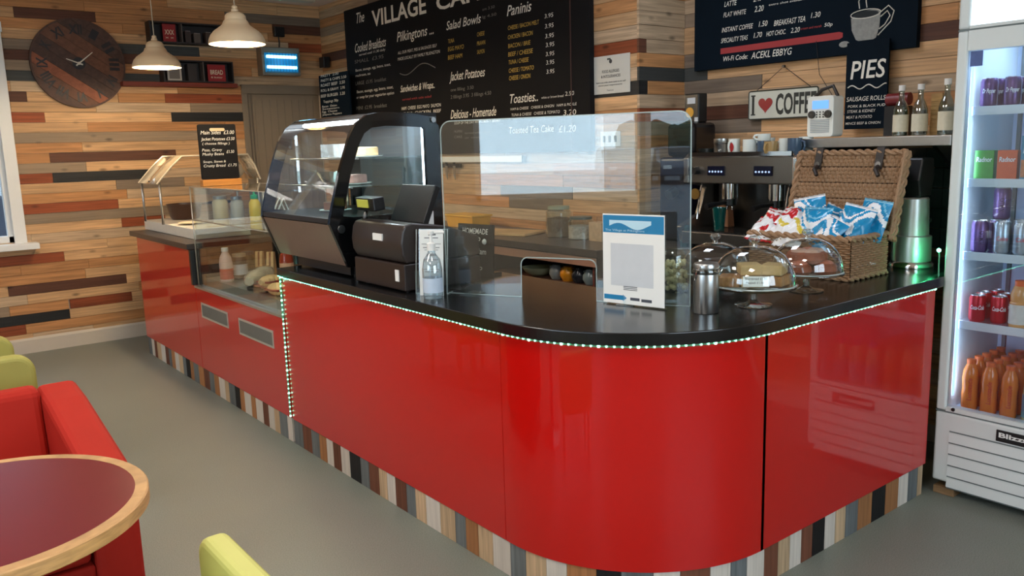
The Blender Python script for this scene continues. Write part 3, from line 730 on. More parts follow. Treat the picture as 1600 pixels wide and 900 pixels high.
for i, (n, lab, loc, l, r, rz, _) in enumerate(FOOD):
    t = thing(n, lab, 'baguette', (loc[0], loc[1], TZ+.001))
    b = B(); loaf(b, (0, 0, r*.82), l, r, rz, i); b.build('bread', mat('baguette_%d' % i, [(250, 240, 216), (238, 206, 160), (230, 186, 134)][i], .7, var=.2, scale=16), t)
    b = B(); loaf(b, (0, 0, r*.86), l+.05, r*1.07, rz, i+5); b.build('film', M_wrap, t)
rnd = random.Random(9)
for i in range(12):
    x, y = 1.90+.13*(i % 3)+rnd.uniform(-.02, .02), 4.36+.14*(i//3)+rnd.uniform(-.02, .02)
    t = thing('filled_roll', 'small filled roll in clear film among the rolls near the counter end', 'roll', (x, y, TZ+.001+.035*(i % 2)), rnd.uniform(0, 3), 'filled rolls in the salad well')
    b = B(); loaf(b, (0, 0, .037), .15, .05, 0, i, .75); b.build('bread', mat('roll_%d' % (i % 3), [(232, 188, 132), (218, 156, 104), (244, 218, 172)][i % 3], .7, var=.35, scale=30), t)
    b = B(); b.box(-.065, .065, -.053, .053, .03, .042); b.build('filling', mat('fill_%d' % (i % 3), [(150, 50, 40), (120, 90, 50), (170, 110, 90)][i % 3], .7, var=.5, scale=50), t, bev=.004)
t = thing('salad_tray', 'small dark tray of sliced meat at the front of the salad well', 'tray', (1.91, 4.90, TZ), .2)
B().box(-.055, .055, -.10, .10, 0, .02).build('tray', mat('tray_dark', (70, 60, 56), .3), t, bev=.004)
b = B()
for i in range(8): b.lathe([(.001, 0), (.03, .001), (.034, .006), (.001, .008)], (rnd.uniform(-.015, .015), -.07+i*.02, .02+i*.0012), 12, False)
b.build('meat', mat('sliced_meat', (150, 88, 84), .5, var=.4, scale=40), t)
# ------------------------------------------------------------------ refrigerated display case on the worktop
CT = .9905
t = thing('display_case', 'black framed curved glass cake display case on the counter', 'display case', (2.05, 3.95, CT))
prof = [(1.83, 1.052), (1.80, 1.052), (1.718, 1.262), (1.722, 1.29), (1.783, 1.50), (1.843, 1.656)] + [(1.884, 1.722), (1.94, 1.758), (2.03, 1.775), (2.178, 1.768), (2.29, 1.752), (2.346, 1.705), (2.346, 1.052)]
inn = [(1.90, 1.28), (1.84, 1.285), (1.79, 1.30), (1.842, 1.49), (1.895, 1.625), (1.925, 1.675), (1.97, 1.70), (2.06, 1.705), (2.262, 1.70), (2.262, 1.28)]
def sideframe(y0, y1):
    b = WB(t); n = len(prof)
    # match every outline point with the nearest point of the opening to make a frame with a hole
    inner = [(1.90, 1.285), (1.86, 1.285), (1.79, 1.295), (1.79, 1.30), (1.842, 1.49), (1.895, 1.625), (1.925, 1.675), (1.965, 1.70), (2.04, 1.708), (2.17, 1.705), (2.25, 1.70), (2.262, 1.69), (2.262, 1.285)]
    for yy in (y0, y1):
        o = [b._v((x, yy, z)) for x, z in prof]; i = [b._v((x, yy, z)) for x, z in inner]
        for k in range(n): b._f([o[k], o[(k+1) % n], i[(k+1) % n], i[k]])
        if yy == y0: o0, i0 = o, i
    b.ring(o0, o, False); b.ring(i0, i, False)
    return b.build('side_frame', M_blackgloss, t)
sideframe(3.54, 3.562); sideframe(4.345, 4.367)
b = WB(t); b.prism(inn, 3.549, 3.553, 'y'); b.build('side_glass', M_glass, t)
b = WB(t); b.prism(inn, 4.354, 4.358, 'y'); b.build('side_glass', M_glass, t)
fg = [(1.722, 1.29), (1.783, 1.50), (1.843, 1.656), (1.862, 1.69), (1.884, 1.718), (1.91, 1.74), (1.94, 1.756), (1.985, 1.77), (2.03, 1.773), (2.10, 1.772)]
b = WB(t); b.strip(fg, 3.562, 4.345, 'y'); b.build('curved_glass', glass('case_glass', refl=1.0, base=.03, haze=.06, hcol=(190, 180, 170)), t)
M_case = mat('case_apron', (150, 124, 110), .35, metal=.55, var=.05)
b = WB(t); b.prism([(1.722, 1.262), (1.722, 1.286), (2.32, 1.286), (2.32, 1.265), (1.74, 1.265)], 3.562, 4.345, 'y'); b.build('deck', M_black, t)
b = WB(t); b.prism([(1.724, 1.258), (1.803, 1.056), (2.33, 1.056), (2.33, 1.258)], 3.562, 4.345, 'y'); b.build('front_apron', M_case, t)
b = WB(t); b.box(2.10, 2.345, 3.562, 4.345, 1.752, 1.772); b.build('top_panel', M_black, t)
b = WB(t); b.box(2.325, 2.345, 3.562, 4.345, 1.05, 1.752); b.build('back_frame', mat('case_back', (90, 92, 94), .35, metal=.5), t)
cg = glass('shelf_glass', (226, 240, 238), 2, .06)
for z, xf in ((1.42, 1.86), (1.555, 1.90)):
    b = WB(t); b.box(xf, 2.30, 3.58, 4.33, z, z+.006); b.build('shelf', cg, t)
    b = WB(t); b.tube([(xf, 3.57, z+.003), (xf, 4.335, z+.003)], .005, 6); b.build('shelf_rail', M_steel, t)
for y in (3.60, 4.30):
    for x in (1.88, 2.28): b = WB(t); b.cyl(x, y, CT, 1.055, .022); b.build('foot', M_black, t)
b = WB(t); b.box(1.84, 2.30, 3.60, 4.20, CT+.012, 1.05); b.build('compressor_tray', M_black, t)
M_tube = emis('case_light', (225, 240, 255), 9)
b = WB(t); b.tube([(1.99, 3.58, 1.735), (1.99, 4.33, 1.735)], .011, 8); b.build('light_tube', M_tube, t)
b = WB(t); b.tube([(2.285, 3.60, 1.34), (2.285, 3.60, 1.70)], .009, 8); b.build('light_tube', M_tube, t)
area('display_case_light', (2.0, 3.95, 1.72), (0, 0, 0), .05, .7, 5, (.88, .95, 1))
for y in (3.538,): 
    b = WB(t); b.lathe([(.001, y-.004), (.018, y-.004), (.02, y)], (1.775, 0, 1.235), 20, False, axis='y'); b.build('lock', M_darksteel, t)
    b = WB(t); b.lathe([(.001, y-.006), (.013, y-.006), (.014, y)], (2.31, 0, 1.735), 20, False, axis='y'); b.build('hinge_cap', M_steel, t)
b = WB(t); b.box(2.20, 2.285, 3.533, 3.537, 1.20, 1.285); b.build('notice', M_paper, t)
# what stands in the case
def cake_slice(name, lab, loc, col, group=None):
    t = thing(name, lab, 'cake', loc, .3, group); B().box(-.05, .05, -.04, .04, .006, .05).build('cake', mat('cake_'+str(col), col, .7, var=.3, scale=50), t, bev=.008)
    B().lathe([(.001, 0), (.075, .002), (.085, .008), (.08, .008), (.001, .006)], seg=20, cap=False).build('plate', M_white, t)
cake_slice('cake_slice', 'pale cake slice on a plate on the upper glass shelf of the display case', (2.06, 3.78, 1.562), (206, 176, 130))
cake_slice('cake_slice', 'pink topped cake slice on a plate on the lower glass shelf of the display case', (2.02, 3.84, 1.427), (200, 150, 140))
cake_slice('cake_slice', 'brown cake slice on a plate on the floor of the display case', (1.98, 4.0, 1.287), (120, 76, 50))
t = thing('lidded_tub', 'clear tub of cakes on the upper glass shelf of the display case', 'tub', (2.08, 4.12, 1.562))
B().prism(rrect(-.07, .07, -.09, .09, .02), 0, .07, 'z').build('tub', glass('tub_plastic', (230, 232, 230), 2, .1, .1, haze=.3), t)
t = thing('glass_bowl', 'clear glass bowl on the lower glass shelf of the display case', 'bowl', (2.06, 4.16, 1.427))
B().lathe([(.001, .004), (.05, .004), (.09, .06), (.094, .06), (.055, 0), (.001, 0)], seg=24, cap=False).build('bowl', M_dome, t)

# ------------------------------------------------------------------ cash drawer and till
t = thing('cash_box', 'black steel cash drawer on the worktop under the till', 'cash drawer', (2.02, 3.25, CT))
b = WB(t); b.box(1.80, 2.20, 3.03, 3.475, CT+.006, 1.112); b.build('body', mat('till_brown_black', (44, 34, 31), .3, var=.05), t, bev=.006)
b = WB(t); b.box(1.797, 1.80, 3.075, 3.105, 1.035, 1.085); b.build('sticker', M_paper, t)
for x in (1.84, 2.16):
    for y in (3.07, 3.43): b = WB(t); b.cyl(x, y, CT, CT+.008, .012); b.build('foot', M_black, t)
t = thing('cash_till', 'dark till with tilted back panel and small customer display on the cash drawer', 'till', (2.02, 3.25, 1.1125))
M_till = mat('till_body', (50, 42, 39), .32, var=.05)
b = WB(t); pr_ = [(1.815, 1.115), (1.795, 1.15), (1.79, 1.20), (1.80, 1.255), (1.815, 1.278), (1.85, 1.285), (2.02, 1.262), (2.2, 1.20), (2.2, 1.115)]
b.prism(pr_, 3.03, 3.475, 'y', True); b.build('body', M_till, t, bev=.008)
b = WB(t); b.box(1.786, 1.7935, 3.185, 3.265, 1.205, 1.235); b.build('sticker', M_paper, t)
b = WB(t); b.box(1.97, 2.0, 3.08, 3.36, 1.262, 1.44, rot=(0, .42, 0)); b.build('touch_screen', M_black, t, bev=.004)
b = WB(t); b.tube([(1.84, 3.44, 1.26), (1.86, 3.44, 1.335)], .011, 10); b.build('display_pole', M_darksteel, t)
b = WB(t); b.box(1.835, 1.895, 3.33, 3.50, 1.325, 1.385, rot=(0, -.1, 0)); hd = b.build('customer_display', M_black, t, bev=.006)
b = WB(t); b.box(1.829, 1.834, 3.375, 3.475, 1.338, 1.374, rot=(0, -.1, 0)); b.build('display_window', emis('lcd_yellow', (150, 150, 60), .35), hd)

# ------------------------------------------------------------------ acrylic leaflet holder, leaflet, sanitiser, soup slate
t = thing('leaflet_holder', 'clear acrylic leaflet holder leaning beside the till', 'holder', (1.905, 2.955, CT), .62)
B().box(-.004, 0, -.07, .07, 0, .27, rot=(0, .10, 0)).box(-.05, .02, -.07, .07, 0, .004).box(-.052, -.048, -.07, .07, 0, .10, rot=(0, -.08, 0)).build('holder', M_acryl, t)
b = B()
for s in (-.07, .07): b.tube([(-.05, s, .002), (-.014, s, .27)], .002, 4); b.tube([(-.05, s, .002), (.02, s, .002)], .002, 4)
b.build('edge', M_edge, t)
t = thing('information_card', 'tall white printed card leaning in front of the clear leaflet holder', 'card', (1.855, 2.900, CT), .66)
B().box(-.001, .001, -.052, .052, 0, .275, rot=(0, .10, 0)).build('card', mat('card_pale', (224, 228, 226), .5, var=.02), t)
b = B()
def on_card(z, y0, y1, h):     # thin printed strip on the leaning card
    f = (z-.1375)*math.sin(.10); b.box(-.0016+f, -.0011+f, y0, y1, z-h/2, z+h/2)
for z, a, c, h in ((.255, -.02, .012, .010), (.24, -.03, .03, .004), (.215, -.042, .042, .002), (.20, -.036, .036, .003), (.19, -.03, .03, .002), (.17, -.02, .02, .01), (.15, -.03, .03, .004), (.11, -.036, .036, .003), (.10, -.03, .03, .003)): on_card(z, a, c, h)
b.build('print', mat('print_grey', (110, 114, 118), .7), t)
t = thing('hand_sanitiser', 'clear pump bottle of hand sanitiser with white pump in front of the card', 'bottle', (1.825, 2.85, CT))
M_gel = glass('sanitiser_gel', (225, 236, 240), 2.5, .08, 0, haze=.12, hcol=(210, 225, 235))
B().lathe([(.001, 0), (.038, 0), (.041, .01), (.041, .12), (.034, .16), (.016, .185), (.015, .20)], seg=24, cap=False).build('body', M_gel, t)
B().lathe([(.0416, .025), (.0416, .085)], seg=24, cap=False).build('label', mat('sanitiser_label', (188, 204, 222), .5, var=.05), t)
B().lathe([(.018, .196), (.018, .225), (.008, .23), (.006, .26), (.013, .262), (.013, .275), (.001, .278)], seg=16, cap=False).tube([(0, 0, .27), (.045, -.03, .268)], .006, 8).build('pump', M_white, t)
t = thing('soup_slate', 'small standing slate chalked with the soup of the day behind the acrylic screen', 'chalkboard', (2.30, 3.20, CT), .15)
B().box(-.005, .005, -.118, .118, 0, .245, rot=(0, .06, 0)).box(-.005, .09, -.08, -.07, 0, .01).box(-.005, .09, .07, .08, 0, .01).build('slate', M_slate, t)
b = B()
for s, y, z, w, h in (('HOMEMADE', .085, .20, .17, .026), ('SOUP', .05, .155, .085, .03), ('Pea & Ham', .09, .105, .165, .028), ('or', .02, .07, .03, .02), ('Tomato', .08, .03, .13, .024)):
    b.text(s, (-.0085+(z-.10)*.06, y, z), (0, -1, 0), (0, 0, 1), w, h, .15, .008)
b.ball((-.006, -.065, .165), .012, 1.2, 8)
b.build('lettering', M_chalk, t, norm=False)

# ------------------------------------------------------------------ acrylic sneeze screen with a serving hatch cut out
P0 = Vector((1.930, 2.905, 0)); P1 = Vector((2.384, 1.972, 0)); du = (P1-P0).normalized(); LW = (P1-P0).length
t = thing('acrylic_screen', 'tall clear acrylic sneeze screen with a rounded serving hatch on the counter', 'screen', (P0.x, P0.y, CT), math.atan2(du.y, du.x))
H_ = .712; hx0, hx1, hz = .35, .672, .162
top = rrect(0, LW, 0, H_, .045, 6)
def screen_mesh():
    b = B()
    # outline running round the outside and up through the hatch
    rr = .03
    pts = [(0, 0)]+[(0, H_-.045)]+list(reversed(arc(.045, H_-.045, .045, 90, 180, 6)))[1:]+[(LW-.045, H_)]+list(reversed(arc(LW-.045, H_-.045, .045, 0, 90, 6)))[1:]+[(LW, 0), (hx1, 0), (hx1, hz-rr)]
    pts += arc(hx1-rr, hz-rr, rr, 0, 90, 5)[1:]+arc(hx0+rr, hz-rr, rr, 90, 180, 5)+[(hx0, 0)]
    b.prism(pts, -.0025, .0025, 'y')
    return b, pts
b, pts = screen_mesh(); b.build('sheet', M_acryl, t)
b = B(); b.tube([(p[0], 0, p[1]+.001) for p in pts], .0026, 5, closed=True); b.build('polished_edge', M_edge, t)
for x in (.12, .80):
    B().box(x, x+.006, -.06, .06, 0, .04).box(x-.03, x+.036, -.06, .06, 0, .004).build('foot', M_acryl, t)

# ------------------------------------------------------------------ check-in poster in its stand (its square code left blank)
q0 = Vector((2.263, 2.278, 0)); q1 = Vector((2.318, 2.020, 0)); dq = (q1-q0).normalized(); qw = (q1-q0).length
t = thing('poster_stand', 'white poster with blue header in a clear stand in front of the screen', 'sign', (q0.x-.045, q0.y-.022, CT), math.atan2(dq.y, dq.x))
HH = .345
B().box(-.004, qw+.004, .002, .005, .0, HH).box(-.004, qw+.004, .002, .018, 0, .004).build('stand', M_acryl, t)
B().box(0, qw, -.0015, .0015, .006, HH).build('poster', M_paper, t)
BLU = mat('poster_blue', (30, 128, 178), .35, var=.05)
b = B(); b.box(.002, qw-.002, -.0022, -.0016, HH-.07, HH-.005); b.build('header_band', BLU, t)
b = B(); b.prism([(.004, .020), (.088, .020), (.088, .016), (.104, .029), (.088, .042), (.088, .038), (.004, .038)], -.0022, -.0016, 'y'); b.build('footer_arrow', BLU, t)
b = B(); b.grid(lambda u, v: (.03+u*.18, -.0026, HH-.045+.022*v+.012*math.sin(u*7+v)*(1-v)), 16, 2); b.text('The Village at Pilkingtons', (.012, -.0026, HH-.064), (1, 0, 0), (0, 0, 1), .17, .008); b.build('header_print', mat('poster_light', (190, 225, 240), .4), t, norm=False)
b = B(); b.box(.12, .16, -.0022, -.0016, .022, .033); b.box(.168, .212, -.0022, -.0016, .020, .031)
for k in range(3): b.box(.09, .15, -.0022, -.0016, .060+k*.006, .0625+k*.006)
b.build('footer_print', mat('poster_dark', (70, 74, 84), .5), t)
b = B(); b.box(.035, qw-.045, -.0022, -.0016, .075, .235); b.build('blank_square', mat('poster_grey', (206, 210, 214), .5), t)

# ------------------------------------------------------------------ steel canister
t = thing('steel_canister', 'tall brushed steel clip-lid canister in front of the glass domes', 'canister', (2.345, 1.868, CT))
B().lathe([(.001, 0), (.0435, 0), (.0455, .004), (.0455, .135), (.0445, .14)], seg=32, cap=False).build('body', M_steel, t)
B().lathe([(.046, .142), (.047, .15), (.044, .158)], seg=32, cap=False).build('seal_ring', M_dome, t)
B().lathe([(.045, .160), (.046, .168), (.042, .178), (.02, .182), (.001, .183)], seg=32, cap=False).build('lid', M_steel, t)
B().tube([(-.046, .012, .12), (-.052, .0, .15), (-.046, -.012, .17)], .0025, 6).tube([(-.047, .02, .155), (-.056, 0, .158), (-.047, -.02, .155)], .002, 6).build('clip', M_chrome, t)

# ------------------------------------------------------------------ glass domes on footed stands
def dome(loc, r, hs, hd, label, foot=True):
    t = thing('cake_dome', label, 'cake dome', loc)
    st = [(.001, .0), (.066, .0), (.068, .004), (.03, .010), (.013, .02), (.011, hs*.6), (.016, hs-.012), (.05, hs-.006), (r, hs-.002), (r+.006, hs+.006), (r+.004, hs+.007), (r-.006, hs+.002), (.001, hs+.002)] if foot else [(.001, 0), (r, 0), (r+.006, .01), (r+.004, .011), (r-.006, .004), (.001, .004)]
    B().lathe(st, seg=40, cap=False).build('stand', M_dome, t)
    z0 = (hs if foot else .004)+.004; R = r-.004
    pr = [(R, z0), (R, z0+.012)]+[(R*math.cos(a)**.82 if a < 1.55 else .001, z0+.012+(hd-.012)*math.sin(a)) for a in [i/14*PI/2 for i in range(1, 15)]]
    B().lathe(pr, seg=40, cap=False).build('lid', M_dome, t)
    B().lathe([(R+.002, z0), (R+.004, z0+.003), (R+.002, z0+.007)], seg=40, cap=False).build('lid_rim', M_edge, t)
    B().lathe([(.012, z0+hd-.003), (.009, z0+hd+.008), (.02, z0+hd+.018), (.023, z0+hd+.026), (.016, z0+hd+.036), (.001, z0+hd+.038)], seg=24, cap=False).build('knob', glass('knob_glass', (225, 235, 235), 3, .12), t)
    return t, z0
DZ = .072
D1 = (2.562, 1.822, CT); D2 = (2.952, 1.852, CT); D3 = (2.775, 2.165, CT)
dome(D1, .152, DZ, .145, 'footed glass cake dome with shortbread and a white price card')
dome(D2, .142, DZ, .135, 'footed glass cake dome full of reddish brown pastries')
dome(D3, .140, .06, .125, 'glass cake dome at the back with dark baking inside')
M_short = mat('shortbread', (204, 170, 116), .8, var=.22, scale=40, bump=.4); M_flap = mat('flapjack', (176, 126, 76), .8, var=.4, scale=70, bump=.6); M_brownie = mat('pastry_brown', (150, 76, 48), .6, var=.45, scale=40, bump=.5)
M_dark = mat('brownie_dark', (58, 44, 40), .5, var=.35, scale=40, bump=.3)
rnd = random.Random(21)
zz = CT+DZ+.0035
for i, (dx, dy, dz, rz, m, lab) in enumerate(((.06, -.055, 0, .2, M_flap, 'oat flapjack square at the right front under the first dome'), (-.06, .06, 0, .5, M_flap, 'dark edged flapjack at the left under the first dome'), (.03, .03, 0, .1, M_short, 'shortbread piece at the back under the first dome'),
        (.05, -.05, .04, .35, M_short, 'shortbread square resting on the flapjack at the right'), (.0, .02, .04, .8, M_short, 'shortbread piece with ragged edge on top of the pile'), (-.02, -.005, .0, .7, M_short, 'shortbread piece low in the middle of the first dome'))):
    t = thing('traybake', lab, 'cake', (D1[0]+dx, D1[1]+dy, zz+dz), rz, 'traybakes under the price card dome')
    b = B(); b.grid(lambda u, v: (0, 0, 0), 1, 1) if 0 else None
    b.box(-.048, .048, -.040, .040, 0, .038); b.build('slab', m, t, bev=.006)
t = thing('price_card', 'small white handwritten card inside the shortbread dome', 'card', (D1[0]-.085, D1[1]-.07, zz+.012), math.atan2(-.77, .64)+0)
B().box(-.045, .045, -.0008, .0008, 0, .038, rot=(-.35, 0, 0)).build('card', M_paper, t)
b = B(); b.M = Matrix.Rotation(-.35, 4, 'X'); b.text('Shortbread £1.50', (-.038, -.0075+.0, .024), (1, 0, 0), (0, 0, 1), .075, .008); b.text('Flapjack £1.50', (-.034, -.0075, .010), (1, 0, 0), (0, 0, 1), .06, .007); b.build('lettering', mat('ink', (40, 40, 60), .6), t, norm=False)
for i in range(10):
    a = i*2.4; r = .075 if i < 5 else .035; z = CT+DZ+.0035+.042*(i//5)
    t = thing('pastry', 'glossy reddish brown pastry heaped under the second dome', 'pastry', (D2[0]+r*math.cos(a), D2[1]+r*math.sin(a), z), a, 'pastries under the second dome')
    b = B(); b.lathe([(.001, 0), (.038, .0), (.05, .014), (.045, .034), (.024, .05), (.001, .052)], seg=12, cap=False); b.build('bun', M_brownie, t)
    b = B(); b.lathe([(.038, .038), (.026, .051), (.001, .056)], seg=12, cap=False); b.build('icing', mat('icing_%d' % (i % 2), [(196, 116, 92), (214, 170, 150)][i % 2], .3, var=.3, scale=50), t)
for i in range(5):
    t = thing('brownie', ['dark brownie slab leaning under the rear dome', 'dark brownie slab at the left under the rear dome', 'dark brownie slab at the right under the rear dome', 'dark brownie slab lying across the others under the rear dome', 'dark brownie slab at the back under the rear dome'][i], 'cake', (D3[0]+[-.04, .04, -.02, .03, 0][i], D3[1]+[.04, .02, -.05, -.045, 0][i], CT+.0635+(.03 if i == 4 else 0)), i*.7)
    B().box(-.045, .045, -.03, .03, 0, .028).build('slab', M_dark, t, bev=.004)
# snack jar behind the poster
t = thing('popcorn_jar', 'clear tub of pale popcorn half hidden behind the poster stand', 'jar', (2.60, 2.24, CT))
B().lathe([(.001, 0), (.06, 0), (.065, .01), (.07, .15), (.06, .17)], seg=24, cap=False).build('jar', M_dome, t)
b = B(); rnd = random.Random(3)
for i in range(90): a = rnd.uniform(0, 2*PI); r = .052*math.sqrt(rnd.random()); b.ball((r*math.cos(a), r*math.sin(a), rnd.uniform(.015, .12)), .011, 1, 6)
o = b.build('popcorn', mat('popcorn', (222, 208, 160), .8, var=.15), t); o['kind'] = 'stuff'

# ------------------------------------------------------------------ wicker hamper
HX0, HX1, HY0, HY1, HZ = 3.24, 3.54, 1.83, 2.33, .19
t = thing('wicker_hamper', 'open wicker hamper with leather strapped lid full of crisp packets', 'hamper', ((HX0+HX1)/2, (HY0+HY1)/2, CT))
def weave(b, o, u, v, n, w, h, rowsn, cols, amp=.0055, brick=False):
    o, u, v, n = map(Vector, (o, u, v, n)); nu, nv = cols*4, rowsn*4
    def fn(a, c):
        r = int(min(rowsn-1, c*rowsn)); ph = (r % 2)*PI
        d = amp*math.sin(a*cols*PI+ph)+amp*.8*abs(math.sin(c*rowsn*PI))
        return o+u*(a*w)+v*(c*h)+n*d
    b.grid(fn, nu, nv)
lx, ly = (HX1-HX0)/2, (HY1-HY0)/2
b = B()
weave(b, (-lx, ly, .006), (0, -1, 0), (0, 0, 1), (-1, 0, 0), 2*ly, HZ-.02, 17, 22)
weave(b, (-lx, -ly, .006), (1, 0, 0), (0, 0, 1), (0, -1, 0), 2*lx, HZ-.02, 17, 14)
weave(b, (lx, -ly, .006), (0, 1, 0), (0, 0, 1), (1, 0, 0), 2*ly, HZ-.02, 17, 22)
weave(b, (lx, ly, .006), (-1, 0, 0), (0, 0, 1), (0, 1, 0), 2*lx, HZ-.02, 17, 14)
b.build('basket', M_wick, t)
B().box(-lx+.012, lx-.012, -ly+.012, ly-.012, .004, .012).box(-lx+.008, lx-.008, -ly+.008, -ly+.012, .0, HZ-.02).box(-lx+.008, lx-.008, ly-.012, ly-.008, 0, HZ-.02).box(-lx+.008, -lx+.012, -ly+.008, ly-.008, 0, HZ-.02).box(lx-.012, lx-.008, -ly+.008, ly-.008, 0, HZ-.02).build('lining', M_wickdark, t)
def braid(b, pts, r, closed=True, tw=.02):
    L_ = []; n = len(pts)
    segs = list(zip(pts, pts[1:]+([pts[0]] if closed else [])))
    if not closed: segs = segs[:n-1]
    for p, q in segs:
        p, q = Vector(p), Vector(q); m = max(2, int((q-p).length/.012))
        for i in range(m): L_.append(p.lerp(q, i/m))
    if not closed: L_.append(Vector(pts[-1]))
    for k in range(2):
        out = []
        for i, p in enumerate(L_):
            t_ = (L_[(i+1) % len(L_)]-L_[i-1]).normalized() if (closed or 0 < i < len(L_)-1) else (L_[1]-L_[0]).normalized()
            up = Vector((.3, .2, 1)) if abs(t_.z) < .8 else Vector((1, .2, 0)); u = t_.cross(up).normalized(); v = t_.cross(u); a = i*.9+k*PI
            out.append(p+r*.55*(math.cos(a)*u+math.sin(a)*v))
        b.tube(out, r*.7, 6, closed)
b = B(); braid(b, [(-lx, -ly, HZ-.012), (lx, -ly, HZ-.012), (lx, ly, HZ-.012), (-lx, ly, HZ-.012)], .014); b.build('rim', M_wick, t)
b = B(); braid(b, [(-lx, -ly, .010), (lx, -ly, .010), (lx, ly, .010), (-lx, ly, .010)], .010); b.build('base_rim', M_wick, t)
# lid leaning open on its hinges
LH = .372; th = .27
Ml = Matrix.Translation((lx+.012, .0, HZ-.02)) @ Matrix.Rotation(th, 4, 'Y')
lid = bpy.data.objects.new('lid', None); lid.empty_display_size = .05; COL.objects.link(lid); lid.parent = t
def LB(): b = B(); b.M = Ml; return b
COL.objects.unlink(lid); bpy.data.objects.remove(lid)
b = LB(); L2 = ly+.01
for i in range(5): weave(b, (0, L2, .01+i*LH/5), (0, -1, 0), (0, 0, 1), (-1, 0, 0), 2*L2, LH/5-.004, 4, 46, .005)
weave(b, (.035, -L2, .0), (0, 1, 0), (0, 0, 1), (1, 0, 0), 2*L2, LH, 26, 24)
lid = b.build('lid', M_wick, t)
b = LB(); b.box(.006, .03, -L2, L2, 0, LH); b.build('lid_core', M_wickdark, lid)
b = LB(); braid(b, [(-.005, -L2, -.02), (-.005, -L2, LH), (-.005, L2, LH), (-.005, L2, -.02)], .013, False); braid(b, [(.022, -L2, -.02), (.022, -L2, LH), (.022, L2, LH), (.022, L2, -.02)], .013, False)
for k in range(4): b.tube([(-.02+k*.013, -L2-.004, -.02), (-.02+k*.013, -L2-.004, LH)], .006, 6)
b.build('lid_rim', M_wick, lid)
for y in (-.15, .15):
    b = LB(); b.box(-.018, -.012, y-.018, y+.018, LH-.08, LH+.02); b.box(-.018, .045, y-.018, y+.018, LH+.014, LH+.022); b.tube([(-.016, y, LH-.07), (-.05, y-.01, LH-.09), (-.055, y-.03, LH-.12)], [.012, .011, .009], 8)
    s = b.build('strap', M_leather, t)
    b = LB(); b.lathe([(.014, -.022), (.014, -.018)], (0, y, LH-.06), 12, axis='x'); b.build('buckle', M_darksteel, s)
b = B()
for y in (-.15, .15): b.box(lx-.01, lx+.02, y-.015, y+.015, HZ-.06, HZ+.02)
b.build('hinge_strap', M_leather, t)
# crisp packets
def packet(name, lab, loc, rot, cols, seed, w=.145, h=.185, group=None, cat='crisps', txt=None):
    rnd = random.Random(seed)
    t = thing(name, lab, cat, loc, 0, group); t.rotation_euler = rot
    ph = [rnd.uniform(0, 6) for _ in range(4)]
    def th_(u, v):
        e = max(0, math.sin(PI*min(max((v-.06)/.88, 0), 1)))**.5; s = max(0, math.sin(PI*u))**.55
        return .024*e*s*(1+.32*math.sin(9*u+ph[0]+4*v)*math.sin(7*v+ph[1])+.14*math.sin(23*u+ph[2]-9*v)*math.sin(17*v+ph[3]))
    def f(sg):
        def g(u, v):
            zz = th_(u, v)
            cr = .003*math.sin(u*40) if (v < .06 or v > .94) else 0
            return ((u-.5)*w*(1-.04*math.sin(PI*v)), (v-.5)*h, sg*zz*1.35+cr)
        return g
    b = B()
    # front and back faces; colour bands by position on the packet
    for sg in (1, -1):
        V = [[b._v(f(sg)(i/24, j/32)) for j in range(33)] for i in range(25)]
        for i in range(24):
            for j in range(32):
                u, v = (i+.5)/24, (j+.5)/32
                band = 0
                q = v+.22*math.sin(u*5+seed*1.7)
                if v < .05 or v > .95: band = 2
                elif .55 < q < .70: band = 1
                elif (u-.5)**2*1.2+(v-.38)**2 < .022: band = 2
                elif .80 < q < .86: band = 2
                b.mi = band
                b._f([V[i][j], V[i+1][j], V[i+1][j+1], V[i][j+1]], True)
    b.build('packet', cols, t)
    if txt:
        b = B(); b.text(txt, (-w*.3, -.012, .031), (1, 0, 0), (0, 1, 0), w*.6, .022, .1, .01); b.build('lettering', mat('packet_ink', (40, 44, 60), .4), t, norm=False)
    return t
PB = mat('packet_blue', (24, 138, 190), .22, var=.1, scale=30); PBL = mat('packet_pale_blue', (120, 190, 220), .25); PW = mat('packet_white', (236, 238, 240), .25)
PR = mat('packet_red', (190, 32, 36), .25); PY = mat('packet_yellow', (214, 190, 70), .25)
cx, cy = (HX0+HX1)/2, (HY0+HY1)/2; tz = CT+HZ
rnd = random.Random(5)
spots = [(-.03, -.19, .035, 1.15, .2, -1.5), (.05, -.16, .02, .9, -.2, -1.2), (-.10, -.10, .0, .8, .3, -1.9), (-.07, -.02, .03, 1.0, 0, -1.6), (.06, -.06, .035, .7, .5, -1.0), (.09, -.21, .05, 1.25, .1, -1.7), (.03, .05, .06, 1.35, -.2, -1.3)]
for i, (x, y, z, rx, ry, rz) in enumerate(spots):
    packet('crisp_packet', ['blue and white crisp packet at the right front of the hamper', 'blue crisp packet second from the right in the hamper', 'blue crisp packet drooping over the front rim of the hamper', 'blue and white crisp packet in the middle of the hamper', 'blue crisp packet half buried in the middle of the hamper', 'blue and white crisp packet at the far right against the lid', 'tall upright blue crisp packet against the hamper lid'][i],
           (cx+x, cy+y, tz+z), (rx, ry, rz), [PB, PW, PBL if i % 2 else PW], i, group='blue crisp packets in the hamper', txt='CRISPS' if 0 else None)
spots = [(-.09, .20, .0, .5, .1, -1.4, 0), (-.08, .12, .015, .6, -.1, -1.7, 1), (-.02, .19, .03, .5, .3, -1.2, 0), (.05, .15, .04, .7, -.2, -1.5, 1), (-.10, .05, .0, .7, .0, -1.6, 1), (.08, .21, .035, .4, .2, -1.9, 0), (-.02, .10, .055, .35, .1, -1.3, 0)]
